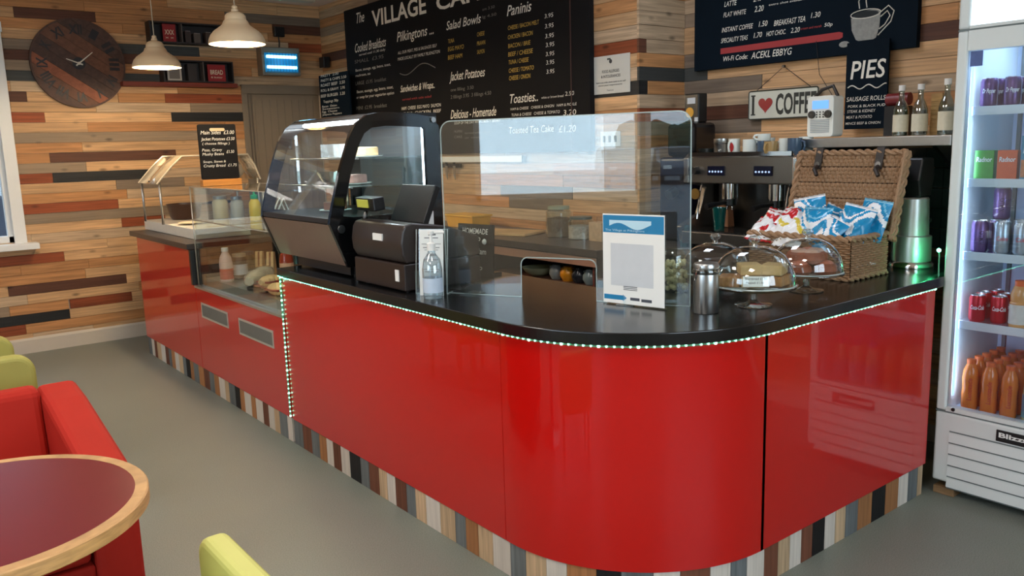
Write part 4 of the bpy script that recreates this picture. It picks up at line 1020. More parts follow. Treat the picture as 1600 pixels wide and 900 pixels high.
for i, (x, y, z, rx, ry, rz, k) in enumerate(spots):
    packet('crisp_packet', ['white and red crisp packet at the left front corner of the hamper', 'white and yellow crisp packet at the left front rim of the hamper', 'white and red crisp packet on the left pile of the hamper', 'white and yellow crisp packet at the top of the left pile', 'yellow and white crisp packet by the middle of the front rim', 'white and red crisp packet at the far left back of the hamper', 'white and red crisp packet topmost on the left pile'][i],
           (cx+x, cy+y, tz+z), (rx, ry, rz), [PW, PY if k else PR, PR if not k else PW], i+20, group='white crisp packets in the hamper')
# fill under the packets so that none hangs in the air
for i in range(6):
    packet('crisp_packet', 'crisp packet lying flat at the bottom of the hamper', (cx-.04+.08*(i % 2), cy-.16+.16*(i//2), CT+.06), (0, 0, i*.4), [PW, PB, PW], 40+i, group='crisp packets at the bottom of the hamper')

# ------------------------------------------------------------------ juicer
t = thing('juicer', 'tall brushed steel juicer with black chute behind the wicker hamper', 'juicer', (3.81, 1.855, CT))
B().lathe([(.001, 0), (.098, 0), (.10, .012), (.094, .025), (.088, .03)], seg=36, cap=False).build('base_ring', M_chrome, t)
B().lathe([(.086, .03), (.084, .14), (.083, .145), (.072, .15), (.066, .315), (.060, .322), (.001, .324)], seg=36, cap=False).build('body', mat('satin_steel', (214, 220, 220), .35, metal=.85), t)
B().prism([(-.05, .325), (.05, .325), (.075, .42), (.06, .50), (-.04, .50), (-.07, .40)], -.055, .055, 'y').build('chute', M_black, t, bev=.008)
b = B(); b.lathe([(.010, -.082), (.010, -.080)], (0, .0, .22), 16, axis='y'); b.build('badge', M_black, t)
# ------------------------------------------------------------------ back counters
M_back = mat('back_counter_top', (60, 52, 50), .3, var=.1)
M_cab = mat('cabinet_dark', (52, 46, 46), .5)
o = B()
o.M = Matrix.Translation((-3.5, -5.6, -1.0)); o.prism([(3.25, 3.36), (3.575, 3.36), (3.575, 3.585), (3.838, 3.62), (3.838, 7.80), (3.25, 7.80)], .96, 1.0, 'z'); o = o.build('back_worktop', M_back, bev=.003); o.location = (3.5, 5.6, 1.0); tag(o, 'dark worktop against the plank wall under the big menu board', 'worktop')
t = thing('back_cabinet', 'dark open shelved cabinet under the back worktop', 'cabinet', (3.55, 5.6, 0))
b = WB(t)
b.box(3.28, 3.56, 3.38, 3.41, 0, .958); b.box(3.55, 3.57, 3.41, 3.64, 0, .958); b.box(3.28, 3.83, 4.42, 4.45, 0, .958); b.box(3.28, 3.83, 5.2, 7.78, 0, .958); b.box(3.80, 3.83, 3.67, 5.2, 0, .958); b.box(3.28, 3.55, 3.41, 5.2, .0, .08); b.build('carcass', M_cab, t)
b = WB(t); b.box(3.27, 3.55, 3.41, 4.42, .755, .775); b.box(3.27, 3.80, 4.45, 5.2, .755, .775); b.build('shelf', mat('shelf_brown', (92, 62, 50), .4), t)
b = WB(t); b.box(3.262, 3.268, 3.38, 7.78, .90, .95); b.build('edge_strip', mat('edge_strip_pink', (170, 128, 108), .4), t)
t = thing('side_cabinet', 'dark cabinet carrying the coffee machine', 'cabinet', (3.95, 2.95, 0))
b = WB(t); b.box(3.62, 4.22, 2.44, 3.55, .0, .955); b.build('carcass', M_cab, t)
b = WB(t); b.box(3.58, 4.235, 2.43, 3.575, .957, .999); b.build('top', M_back, t, bev=.003)
# crockery on the open shelf, seen through the hatch
def bowl(name, lab, loc, r, h, m, group=None):
    t = thing(name, lab, 'bowl', loc, 0, group)
    B().lathe([(.001, 0), (r*.45, 0), (r*.8, h*.45), (r, h), (r*.96, h), (r*.74, h*.48), (r*.4, h*.1), (.001, h*.1)], seg=28, cap=False).build('bowl', m, t); return t
bowl('serving_bowl', 'pale green shallow bowl on the shelf seen through the hatch', (3.38, 4.02, .776), .11, .055, mat('celadon', (170, 180, 150), .3))
for y, m, lab, s in ((3.83, (150, 160, 165), 'grey rounded jug on the shelf seen through the hatch', 1), (3.72, (226, 150, 36), 'orange rounded jug on the shelf seen through the hatch', 1.15), (3.62, (40, 44, 52), 'dark rounded jug on the shelf seen through the hatch', 1.1), (3.52, (120, 136, 140), 'grey-green rounded jug at the right end of the shelf seen through the hatch', 1.15)):
    if m is None: continue
    t = thing('round_jug', lab, 'jug', (3.36, y, .776))
    B().lathe([(.001, 0), (.03*s, 0), (.045*s, .03), (.044*s, .055), (.026*s, .082), (.024*s, .09)], seg=24, cap=False).build('body', mat('jug_%d' % m[0], m, .2), t)
    B().tube([(0, .02*s, .08), (0, .055*s, .07), (0, .05*s, .03)], .006, 8).build('handle', mat('jug_%d' % m[0], m, .2), t)
t = thing('shelf_divider', 'reddish upright board at the end of the open shelf', 'divider', (3.31, 3.425, .776))
t2 = t; B().box(-.02, .02, -.008, .008, 0, .17).build('board', mat('divider_red', (120, 60, 48), .5), t)
# jars and boxes on the back worktop
def glassjar(loc, r, h, lab, fillc, lidc):
    t = thing('storage_jar', lab, 'jar', loc)
    B().lathe([(.001, 0), (r, 0), (r, h*.8), (r*.8, h*.9), (r*.8, h*.94)], seg=24, cap=False).build('jar', M_dome, t)
    B().lathe([(.001, .005), (r*.93, .005), (r*.93, h*.6), (.001, h*.66)], seg=20, cap=False).build('contents', mat('fill_'+str(fillc[0]), fillc, .7, var=.5, scale=70, bump=.5), t)
    B().lathe([(r*.84, h*.9), (r*.84, h), (.001, h)], seg=20, cap=False).build('lid', mat('lid_'+str(lidc[0]), lidc, .4), t)
glassjar((3.60, 4.07, 1.001), .085, .20, 'tall glass jar of wrapped snacks on the back worktop', (120, 96, 76), (150, 156, 130))
glassjar((3.60, 3.86, 1.001), .085, .14, 'squat glass jar of pale sweets on the back worktop', (206, 192, 178), (70, 86, 82))
t = thing('paper_carrier', 'small patterned paper carrier with handle on the back worktop', 'bag', (3.60, 3.69, 1.001))
B().box(-.04, .04, -.055, .055, 0, .115).build('bag', mat('carrier_paper', (196, 164, 128), .7, var=.35, scale=30), t)
B().tube([(0, -.03, .11), (0, -.025, .15), (0, .025, .15), (0, .03, .11)], .004, 6).build('handle', mat('carrier_cord', (180, 130, 90), .7), t)
t = thing('yellow_tub', 'yellow plastic tub on the back worktop beneath the strip light', 'tub', (3.62, 5.12, 1.001))
B().box(-.08, .08, -.16, .16, 0, .085, taper=1.08).build('tub', mat('tub_yellow', (226, 164, 50), .4), t, bev=.006)
B().box(-.095, .095, -.18, .18, .085, .097).build('lid', mat('tub_lid', (236, 180, 70), .4), t, bev=.003)
t = thing('chopping_board', 'pale wooden chopping board lying on the back worktop', 'board', (3.50, 4.52, 1.001), .3)
B().box(-.13, .13, -.25, .25, 0, .018).build('board', wood('board_wood', (206, 168, 116), .5, (3, 3, 30), .2, False), t, bev=.004)
t = thing('knife_rack', 'black magnetic knife rack with two knives under the menu board', 'rack', (3.83, 5.61, 1.45))
B().box(-.012, 0, -.13, .13, -.015, .015).build('rail', M_black, t)
for y, lab in ((.06, 'knife hanging at the left of the black magnetic rack'), (-.05, 'knife hanging at the right of the black magnetic rack')):
    k = thing('knife', lab, 'knife', (3.812, 5.61+y, 1.45))
    B().box(-.006, .006, -.012, .012, .0, .05).build('handle', M_black, k, bev=.003); B().prism([(-.016, 0), (.016, 0), (.012, -.08), (-.012, -.11)], -.002, .002, 'x').build('blade', M_steel, k)
t = thing('cable_trunking', 'slim white cable trunking under the big menu board', 'trunking', (3.83, 5.3, 1.50))
B().box(-.03, 0, -.62, .95, -.022, .022).build('trunking', M_white, t, bev=.003); B().box(-.034, 0, -.635, -.62, -.026, .026).build('end_cap', M_darksteel, t)
# sockets and paper notice on the wall end
t = thing('wall_socket', 'white switch plate with three switches beside the menu board', 'switch', (3.842, 3.825, 1.62))
B().box(-.012, 0, -.085, .085, -.048, .048).build('plate', M_white, t, bev=.003)
for y in (-.05, 0, .05): B().box(-.017, -.012, y-.008, y+.008, -.02, .02).build('rocker', mat('rocker_grey', (110, 112, 112), .4), t)
t = thing('paper_notice', 'white printed notice pinned to the planks beside the menu board', 'notice', (3.842, 3.82, 2.02))
B().box(-.004, -.001, -.165, .165, -.117, .117).build('sheet', mat('notice_paper', (206, 204, 194), .7, var=.02), t)
b = B(); u, v = (0, -1, 0), (0, 0, 1)
for s, y, z, w, h in (('FOOD ALLERGIES', .075, .012, .15, .017), ('& INTOLERANCES', .085, -.018, .17, .017), ('Before you order please speak to our staff', .13, -.05, .26, .009), ('about your requirements', .11, -.068, .21, .009), ('Thank you', .035, -.10, .06, .008)): b.text(s, (-.0045, y, z), u, v, w, h, 0, .01)
b.lathe([(.013, -.0052), (.013, -.0046)], (0, .0, .08), 14, axis='x'); b.box(-.0052, -.0046, .0, .03, .09, .10)
b.build('lettering', mat('notice_ink', (60, 60, 62), .7), t, norm=False)

# ------------------------------------------------------------------ boards on the menu wall
BX = 3.80
t = thing('menu_board', 'big black chalk menu board with white title on the plank wall', 'chalkboard', (3.83, 5.6, 2.15))
b = WB(t); b.box(BX, 3.842, 3.97, 7.25, 1.545, 2.87); b.build('board', M_slate, t, bev=.002)
b = WB(t); b.box(BX-.006, BX, 4.14, 4.146, 1.545, 2.87); b.build('panel_joint', mat('joint_brown', (70, 44, 38), .6), t)
for key in 'wdyr':
    b = WB(t)
    for s, y, z, w, h, c in MENU_TEXT:
        if c != key: continue
        big = h > .10 and s.isupper(); script = (not s.isupper()) and h > .05
        if big:
            b.text(s, (BX, y, z), (0, -1, 0), (0, 0, 1), w, h, 0, .022)
        else: b.text(s, (BX, y, z), (0, -1, 0), (0, 0, 1), w, h, .28 if script else .12, .006 if script else .0)
    if key == 'd':
        pts = [(BX-.001, 6.30-.55*i/20, 2.245+.035*math.sin(i/20*2*PI+3.6)*(1 if 1 else 0)) for i in range(21)]; b.tube(pts, .004, 4)
    b.build('lettering', TXT[key], t, norm=False)
t = thing('side_menu_board', 'narrow blue-black chalk board hanging at the left of the big menu board', 'chalkboard', (3.72, 7.35, 2.1))
b = WB(t); b.box(3.703, 3.72, 7.05, 7.66, 1.875, 2.315); b.build('board', M_slateblue, t, bev=.002)
for y in (7.28, 7.58): b = WB(t); b.box(3.72, 3.842, y, y+.02, 2.2, 2.22); b.build('bracket', M_black, t)
b = WB(t)
for s, y, z, w, h, c in SIDE_TEXT: b.text(s, (3.7025, y, z), (0, -1, 0), (0, 0, 1), w, h, .1, .004)
b.build('lettering', M_chalk, t, norm=False)
t = thing('speaker', 'small black cube speaker on the plank wall above the side board', 'speaker', (3.842, 7.70, 2.45))
B().box(-.08, -.012, -.05, .05, -.05, .05).build('body', M_black, t, bev=.005); B().box(-.012, 0, -.02, .02, -.02, .02).build('bracket', M_darksteel, t)

# ------------------------------------------------------------------ coffee wall
CX = 4.225
t = thing('coffee_board', 'dark blue chalk coffee menu with red stripe and drawn cup', 'chalkboard', (4.25, 2.8, 2.3))
b = WB(t); b.box(CX, 4.262, 2.085, 3.475, 2.02, 2.95); b.build('board', M_slateblue, t, bev=.002)
for key in 'wr':
    b = WB(t)
    for s, y, z, w, h, c in COFFEE_TEXT:
        if c == key: b.text(s, (CX, y, z), (0, -1, 0), (0, 0, 1), w, h, .18, .004)
    for s, y, z, w, h in (('TEAS & COFFEES', 3.25, 2.60, .8, .09), ('AMERICANO', 3.22, 2.42, .28, .035), ('CAPPUCCINO', 2.85, 2.42, .28, .035)):
        if key == 'w': b.text(s, (CX, y, z), (0, -1, 0), (0, 0, 1), w, h, .1, .005)
    if key == 'r': b.prism([(3.274, 2.104), (3.274, 2.137), (2.50, 2.142), (2.48, 2.135), (2.48, 2.112), (2.50, 2.104)], CX-.001, CX-.0004, 'x')
    b.build('lettering', TXT[key], t, norm=False)
b = WB(t); cup = [(2.436, 2.20), (2.43, 2.14), (2.405, 2.09), (2.39, 2.083), (2.31, 2.083), (2.295, 2.09), (2.28, 2.14), (2.276, 2.222), (2.31, 2.232), (2.38, 2.228)]
b.prism(cup, CX-.001, CX-.0004, 'x'); b.prism([(2.47+.03*math.cos(a), 2.075+.016*math.sin(a)) for a in [i*PI/6 for i in range(12)]], CX-.001, CX-.0004, 'x')
b.build('cup_drawing', mat('chalk_cup', (150, 150, 144), .9, var=.3, scale=60), t)
b = WB(t); el = lambda cx, cz, rx, rz, n=20: [(CX-.002, cx+rx*math.cos(i*2*PI/n), cz+rz*math.sin(i*2*PI/n)) for i in range(n)]
b.tube(el(2.356, 2.215, .082, .022), .0025, 4, True); b.tube([(CX-.002, 2.28, 2.21), (CX-.002, 2.235, 2.24), (CX-.002, 2.205, 2.21), (CX-.002, 2.22, 2.16), (CX-.002, 2.285, 2.10)], .003, 4); b.tube([(CX-.002, 2.275, 2.19), (CX-.002, 2.24, 2.215), (CX-.002, 2.225, 2.19), (CX-.002, 2.25, 2.15), (CX-.002, 2.28, 2.13)], .003, 4)
for y in (2.39, 2.35): b.tube([(CX-.002, y, 2.245), (CX-.002, y+.006, 2.28), (CX-.002, y-.006, 2.32), (CX-.002, y+.004, 2.36)], .0028, 4)
b.tube(el(2.345, 2.07, .05, .004, 10), .0015, 4, True)
b.build('chalk_lines', M_chalk, t)
b = WB(t); b.prism([(2.356+.07*math.cos(i*PI/10), 2.213+.016*math.sin(i*PI/10)) for i in range(20)], CX-.0016, CX-.0012, 'x'); b.build('coffee_drawing', mat('chalk_coffee', (40, 44, 46), .9), t)
t = thing('pies_board', 'tall narrow chalkboard headed PIES hanging over the coffee board corner', 'chalkboard', (4.2, 2.32, 1.85))
b = WB(t); b.box(4.192, 4.205, 2.205, 2.435, 1.63, 2.075); b.build('board', M_slateblue, t, bev=.002)
b = WB(t)
for s, y, z, w, h, c in PIES_TEXT: b.text(s, (4.1915, y, z), (0, -1, 0), (0, 0, 1), w, h, .12, .012 if s == 'PIES' else .002)
b.tube([(4.190, 2.42-.21*i/24, 1.845+.010*math.sin(i/24*4.6*PI)) for i in range(25)], .0032, 4)
b.build('lettering', M_chalk, t, norm=False)
b = WB(t); b.box(4.205, 4.245, 2.22, 2.235, 1.70, 1.72); b.box(4.205, 4.226, 2.30, 2.33, 2.04, 2.06); b.build('hook', M_darksteel, t)
b = WB(t); b.tube([(4.20, 2.435, 1.70), (4.21, 2.60, 1.93), (4.215, 2.63, 2.11)], .002, 4); b.build('cord', M_black, t)
t = thing('coffee_sign', 'white metal I love COFFEE plate with red heart on the planks', 'sign', (4.235, 2.84, 1.79))
b = WB(t); b.prism(rrect(2.615, 3.066, 1.708, 1.868, .012), 4.228, 4.240, 'x'); b.build('plate', mat('sign_cream', (206, 208, 194), .5, var=.04), t)
b = WB(t); rim = rrect(2.615, 3.066, 1.708, 1.868, .012); b.tube([(4.228, y, z) for y, z in rim], .004, 5, True); b.build('rim', mat('sign_rim', (50, 56, 48), .5), t)
b = WB(t); b.text('I', (4.2275, 3.043, 1.733), (0, -1, 0), (0, 0, 1), .016, .11, 0, .01); b.box(4.2266, 4.2274, 3.02, 3.05, 1.73, 1.738); b.box(4.2266, 4.2274, 3.02, 3.05, 1.838, 1.846)
b.text('COFFEE', (4.2275, 2.882, 1.733), (0, -1, 0), (0, 0, 1), .258, .11, 0, .03); b.build('lettering', mat('sign_black', (44, 48, 44), .6), t, norm=False)
b = WB(t); hp_ = []
for i in range(28):
    a = i*2*PI/28; hp_.append((2.951-.0030*16*math.sin(a)**3, 1.790+.0030*(13*math.cos(a)-5*math.cos(2*a)-2*math.cos(3*a)-math.cos(4*a))))
b.prism(hp_, 4.2255, 4.2275, 'x'); b.build('heart', mat('heart_red', (150, 34, 40), .3), t)
b = WB(t); b.tube([(4.232, 3.02, 1.868), (4.236, 2.84, 1.995), (4.232, 2.66, 1.868)], .0022, 4); b.build('hanging_wire', M_black, t)
b = WB(t); b.lathe([(.008, 4.225), (.008, 4.243)], (0, 2.84, 1.995), 10, axis='x'); b.build('nail', M_darksteel, t)

# steel shelf with radio and syrup bottles
t = thing('steel_shelf', 'stainless steel wall shelf above the hamper', 'shelf', (4.0, 2.15, 1.56))
b = WB(t); b.box(3.80, 4.24, 1.70, 2.53, 1.542, 1.588); b.build('shelf', M_steel, t, bev=.003)
for y in (1.80, 2.34): b = WB(t); b.prism([(3.86, 1.541), (4.24, 1.541), (4.24, 1.33)], y-.01, y+.01, 'y'); b.build('bracket', M_darksteel, t)
t = thing('splash_panel', 'dark tiled splash panel on the wall beneath the steel shelf', 'panel', (4.23, 2.1, 1.3))
b = WB(t)
for i in range(9):
    for j in range(5): b.box(4.226, 4.243, 1.655+i*.088, 1.74+i*.088, 1.03+j*.10, 1.127+j*.10)
b.build('tile', mat('tile_black', (34, 42, 44), .15), t)
t = thing('radio', 'white upright radio with blue display on the steel shelf', 'radio', (3.90, 2.37, 1.589))
B().prism([(y, z) for y, z in rrect(-.072, .072, .006, .208, .018)], -.045, .05, 'x').build('body', mat('radio_white', (226, 226, 216), .35), t, bev=.004)
B().box(-.0475, -.0455, -.045, .043, .145, .185).build('display', emis('radio_display', (90, 140, 220), .9), t)
for y in (-.045, .045): B().lathe([(.001, -.055), (.018, -.055), (.02, -.0455)], (0, y, .118), 20, False, axis='x').build('dial', M_darksteel, t)
b = B()
for i in range(3):
    for j in range(3): b.lathe([(.004, -.048), (.004, -.0455)], (0, -.018+i*.018, .105+j*.012), 8, axis='x')
b.build('button', M_darksteel, t)
b = B()
for i in range(8): b.box(-.0475, -.0455, -.052, .052, .028+i*.0085, .033+i*.0085)
b.build('speaker_grille', mat('grille_pale', (170, 176, 178), .5), t)
B().tube([(0, .06, .205), (0, .02, .24), (0, -.04, .255), (0, -.066, .205)], .009, 8).build('carry_handle', M_leather, t)
def syrup(y, lab, col, liq, h=.235, r=.034):
    t = thing('syrup_bottle', lab, 'bottle', (3.95, y, 1.589))
    B().lathe([(.001, 0), (r, 0), (r+.001, .01), (r, h*.52), (r*.7, h*.64), (.013, h*.72), (.012, h*.90)], seg=24, cap=False).build('bottle', glass('syrup_glass', (200, 215, 205), 2.5, .08), t)
    B().lathe([(.001, .003), (r*.93, .003), (r*.93, h*.5), (.001, h*.5)], seg=20, cap=False).build('syrup', mat('liq%d' % liq[1], liq, .15, alpha=.85), t)
    B().lathe([(.0155, h*.89), (.0155, h), (.001, h)], seg=16, cap=False).build('cap', M_white, t)
    B().lathe([(r+.0012, h*.08), (r+.0012, h*.42)], seg=24, cap=False).build('label', mat('label_cream', (214, 208, 184), .6, var=.12, scale=60), t)
    return t
syrup(2.005, 'green tinted syrup bottle with white cap left on the steel shelf', 0, (58, 84, 50)); syrup(1.915, 'clear syrup bottle with white cap right of the green bottle', 0, (120, 110, 104))
syrup(1.795, 'syrup bottle cut off by the white drinks fridge', 0, (90, 100, 96), .25)
t = thing('wooden_stand', 'pale slatted wooden block between the syrup bottles', 'stand', (4.02, 1.865, 1.589))
b = B(); b.box(-.02, .02, -.025, .025, 0, .19)
for i in range(8): b.box(-.026, -.02, -.03, .022, .015+i*.02, .027+i*.02)
b.build('block', wood('stand_wood', (188, 150, 96), .5, (5, 5, 30), .3, False), t)
t = thing('red_canister', 'dark red tube lying on a black block right of the pies board', 'tube', (4.06, 2.075, 1.765)); B().box(-.04, .04, -.05, .05, -.175, -.032).build('stand', M_black, t)
B().lathe([(.001, -.055), (.03, -.055), (.03, .055), (.001, .055)], seg=20, cap=False, axis='y').build('tube', mat('tube_red', (120, 34, 34), .4), t)

# ------------------------------------------------------------------ espresso machine
t = thing('espresso_machine', 'two-group stainless espresso machine with cups on its top', 'coffee machine', (3.95, 2.73, 1.0))
M_esp = mat('espresso_steel', (150, 145, 138), .25, metal=.9, var=.04)
b = WB(t); b.box(3.72, 4.20, 2.42, 3.08, 1.36, 1.508); b.build('head', M_esp, t, bev=.008)
b = WB(t); b.box(3.95, 4.18, 2.44, 3.06, 1.03, 1.36); b.build('back_body', M_darksteel, t)
b = WB(t); b.box(3.62, 4.18, 2.44, 3.06, 1.03, 1.10); b.build('drip_tray', M_esp, t, bev=.006)
b = WB(t)
for i in range(28): b.box(3.64, 3.93, 2.46+i*.021, 2.466+i*.021, 1.10, 1.106)
b.build('drip_grid', M_chrome, t)
for y0 in (2.385, 3.08):
    b = WB(t); b.prism([(3.68, 1.01), (3.64, 1.12), (3.80, 1.18), (3.86, 1.33), (3.70, 1.36), (3.70, 1.50), (3.74, 1.525), (4.20, 1.525), (4.20, 1.01)], y0, y0+.035, 'y'); b.build('side_panel', M_chrome if y0 < 3 else M_esp, t, bev=.006)
for x in (3.70, 4.15):
    for y in (2.45, 3.05): b = WB(t); b.cyl(x, y, .9995, 1.032, .018); b.build('foot', M_black, t)
b = WB(t); b.box(3.70, 4.19, 2.42, 2.425, 1.508, 1.53); b.box(3.70, 3.705, 2.42, 3.08, 1.508, 1.53); b.build('cup_rail', M_chrome, t)
for y in (2.90, 2.60):
    b = WB(t); b.box(3.712, 3.719, y-.055, y+.055, 1.405, 1.455); kp = b.build('button_panel', mat('key_panel', (16, 20, 40), .2), t)
    b = WB(t)
    for i in range(5): b.lathe([(.005, 3.709), (.005, 3.712)], (0, y-.04+i*.02, 1.425), 10, axis='x')
    b.build('button', emis('key_light', (170, 190, 230), .6), kp)
    b = WB(t); b.cyl(3.84, y, 1.27, 1.36, .045); b.cyl(3.84, y, 1.245, 1.275, .034); b.build('group_head', M_chrome, t)
    b = WB(t); b.cyl(3.84, y, 1.235, 1.27, .037); b.tube([(3.81, y, 1.25), (3.72, y+.015, 1.245), (3.66, y+.02, 1.235)], [.010, .014, .017], 10); pf = b.build('portafilter', M_black, t)
    b = WB(t); b.tube([(3.84, y-.015, 1.235), (3.84, y-.02, 1.21)], .007, 8); b.tube([(3.84, y+.015, 1.235), (3.84, y+.02, 1.21)], .007, 8); b.build('spout', M_chrome, pf)
for y in (3.03, 2.47):
    b = WB(t); b.tube([(3.76, y, 1.36), (3.74, y, 1.30), (3.72, y, 1.16)], .005, 8); b.build('steam_wand', M_chrome, t)
b = WB(t); b.lathe([(.02, 3.68), (.022, 3.72)], (0, 3.03, 1.43), 16, axis='x'); b.build('steam_knob', M_black, t)
b = WB(t); b.lathe([(.03, 3.71), (.03, 3.72)], (0, 3.04, 1.30), 20, axis='x'); b.build('pressure_gauge', mat('brass', (190, 150, 80), .25, metal=.8), t)
# mugs and cans on top of the machine
def mug(lab, y, x, r, h, m, z=1.509, rz=0, inverted=False, name='mug'):
    t = thing(name, lab, 'mug', (x, y, z), rz)
    B().lathe([(.001, .003), (r*.9, 0), (r, .01), (r, h), (r*.93, h), (r*.92, .01), (.001, .008)], seg=24, cap=False).build('cup', m, t)
    B().tube([(0, r*.96, h*.82), (0, r*1.45, h*.78), (0, r*1.6, h*.5), (0, r*1.35, h*.22), (0, r*.96, h*.18)], .006, 8).build('handle', m, t)
    return t
MW = mat('mug_white', (222, 228, 222), .25); MB = mat('mug_blue', (66, 86, 108), .25); MO = mat('mug_ochre', (172, 140, 88), .3, var=.2)
t = thing('steel_shaker', 'brushed steel chocolate shaker leftmost on the coffee machine', 'shaker', (3.76, 2.90, 1.509))
B().lathe([(.001, 0), (.038, 0), (.04, .004), (.04, .066), (.042, .07), (.042, .092), (.001, .094)], seg=24, cap=False).build('body', M_steel, t); B().lathe([(.041, .064), (.043, .066), (.041, .068)], seg=24, cap=False).build('band', M_darksteel, t)
t = mug('white mug with red oval badge beside the steel shaker', 2.815, 3.76, .031, .09, MW, rz=PI/2)
B().prism([(.020*math.cos(i*PI/8), .045+.026*math.sin(i*PI/8)) for i in range(16)], -.033, -.031, 'x').build('badge', mat('badge_red', (180, 40, 44), .4), t).rotation_euler = (0, 0, -PI/2)
mug('plain white mug third from the left on the coffee machine', 2.712, 3.76, .040, .085, MW, rz=PI)
mug('slate blue mug in the middle of the coffee machine top', 2.628, 3.76, .034, .075, MB, rz=.0)
mug('white upturned mug stacked on the slate blue mug', 2.628, 3.76, .033, .035, MW, z=1.585, rz=.8)
mug('ochre patterned mug beside the slate blue mug', 2.573, 3.74, .034, .072, MO, rz=PI/2)
mug('white mug behind the ochre mug on the coffee machine', 2.513, 3.78, .034, .085, MW, rz=0)
mug('dark blue mug at the right end of the coffee machine', 2.440, 3.75, .036, .085, MB, rz=PI)
mug('white mug behind the dark blue mug', 2.46, 3.88, .036, .09, MW, rz=.4)
mug('white mug at the back behind the plain white mug', 2.70, 3.90, .036, .09, MW, rz=1.4)
for x, y, lab in ((3.70, 2.862, 'teal tumbler standing on the drip tray'), (3.70, 3.10, 'teal tumbler left of the coffee machine')):
    t = thing('tumbler', lab, 'tumbler', (x, y, 1.107 if y < 3 else .9995)); h = .125
    B().lathe([(.001, .002), (.028, 0), (.038, h), (.036, h), (.026, .006), (.001, .006)], seg=24, cap=False).build('cup', glass('teal_glass', (60, 160, 150), 1.5, .06, 0, .25, (30, 130, 125)), t)
t = thing('coffee_bag', 'brown paper coffee bag behind the drip tray', 'bag', (3.88, 2.96, 1.107)); B().box(-.03, .03, -.045, .045, 0, .12, taper=.8).build('bag', mat('kraft_paper', (140, 96, 66), .8, var=.2), t, bev=.006)
# tall dark brewer and the coffee tin on it
t = thing('coffee_grinder', 'tall dark blue-black coffee grinder left of the coffee machine', 'grinder', (4.0, 3.32, 1.0))
b = WB(t); b.box(3.86, 4.15, 3.19, 3.44, .9995, 1.50); b.build('body', mat('grinder_navy', (18, 20, 36), .25), t, bev=.02)
b = WB(t); b.box(3.90, 4.12, 3.21, 3.42, 1.50, 1.70); b.build('hopper', mat('grinder_black', (16, 16, 20), .2), t, bev=.03)
b = WB(t); b.tube([(3.86, 3.31, 1.30), (3.80, 3.31, 1.28)], .03, 12); b.build('spout', M_black, t)
t = thing('coffee_tin', 'black coffee tin with round orange badge on top of the grinder', 'tin', (4.03, 3.30, 1.701))
B().box(-.04, .04, -.055, .055, 0, .17).build('tin', mat('tin_black', (24, 26, 28), .3, var=.3, scale=40), t, bev=.008)
B().lathe([(.03, -.0425), (.03, -.0405)], (0, .012, .06), 24, axis='x').build('badge', mat('badge_orange', (206, 150, 40), .4), t)
B().box(-.0425, -.0405, -.03, .03, .11, .145).box(-.0425, -.0405, -.05, -.025, .005, .03).build('logo', mat('logo_white', (190, 196, 200), .5), t)
t = thing('glass_dish', 'dark glass dish on the left end of the coffee machine', 'dish', (3.80, 3.02, 1.509)); B().lathe([(.001, .004), (.03, 0), (.06, .04), (.056, .04), (.001, .01)], seg=24, cap=False).build('dish', mat('smoke_glass', (40, 48, 46), .1), t)

# ------------------------------------------------------------------ left wall: clock, shelves, insect killer
t = thing('wall_clock', 'large round dark wooden clock with roman numerals on the plank wall', 'clock', (1.625, 7.848, 2.375))
RC = .355
b = B(); rnd = random.Random(8)
wd = [wood('clock_brown', (122, 84, 66), .6, (12, 12, 12), .3, False), wood('clock_dark', (88, 66, 58), .6, (12, 12, 12), .3, False), wood('clock_red', (146, 88, 64), .6, (12, 12, 12), .3, False)]
ang = -.6; n = 9; w_ = 2*RC/n
for i in range(n):
    a, c = -RC+i*w_+.001, -RC+(i+1)*w_-.001; pts = []
    m = 14; lo, hi = a, c
    up = [(v, math.sqrt(max(0, RC*RC-v*v))) for v in [lo+(hi-lo)*k/6 for k in range(7)]]
    dn = [(v, -s) for v, s in reversed(up)]
    poly = [(p*math.sin(-ang)+s*math.cos(ang), p*math.cos(ang)+s*math.sin(ang)) for p, s in up+dn]
    b.mi = rnd.choice((0, 1, 0, 2)); b.prism(poly, -.032, -.006, 'y')
b.build('face', wd, t)
b = B(); b.lathe([(RC-.008, -.036), (RC+.006, -.036), (RC+.006, -.002), (RC-.008, -.002)], seg=64, cap=False, axis='y'); b.build('rim', wd[1], t)
NUM = ['XII', 'I', 'II', 'III', 'IV', 'V', 'VI', 'VII', 'VIII', 'IX', 'X', 'XI']
M_num = mat('numeral_black', (26, 24, 26), .5)
for i, s in enumerate(NUM):
    a = math.radians(90-30*i); cx_, cz_ = .275*math.cos(a), .275*math.sin(a)
    rad = Vector((math.cos(a), 0, math.sin(a))); tan = Vector((math.sin(a), 0, -math.cos(a)))
    w = .035+.022*len(s); h = .075
    b = B(); b.text(s, Vector((cx_, -.0325, cz_))-tan*w/2-rad*h/2, tan, rad, w, h, 0, .03); b.build('numeral', M_num, t, norm=False)
B().lathe([(.05, -.0345), (.05, -.0322)], (0, 0, 0), 24, axis='y').build('hub', M_num, t)
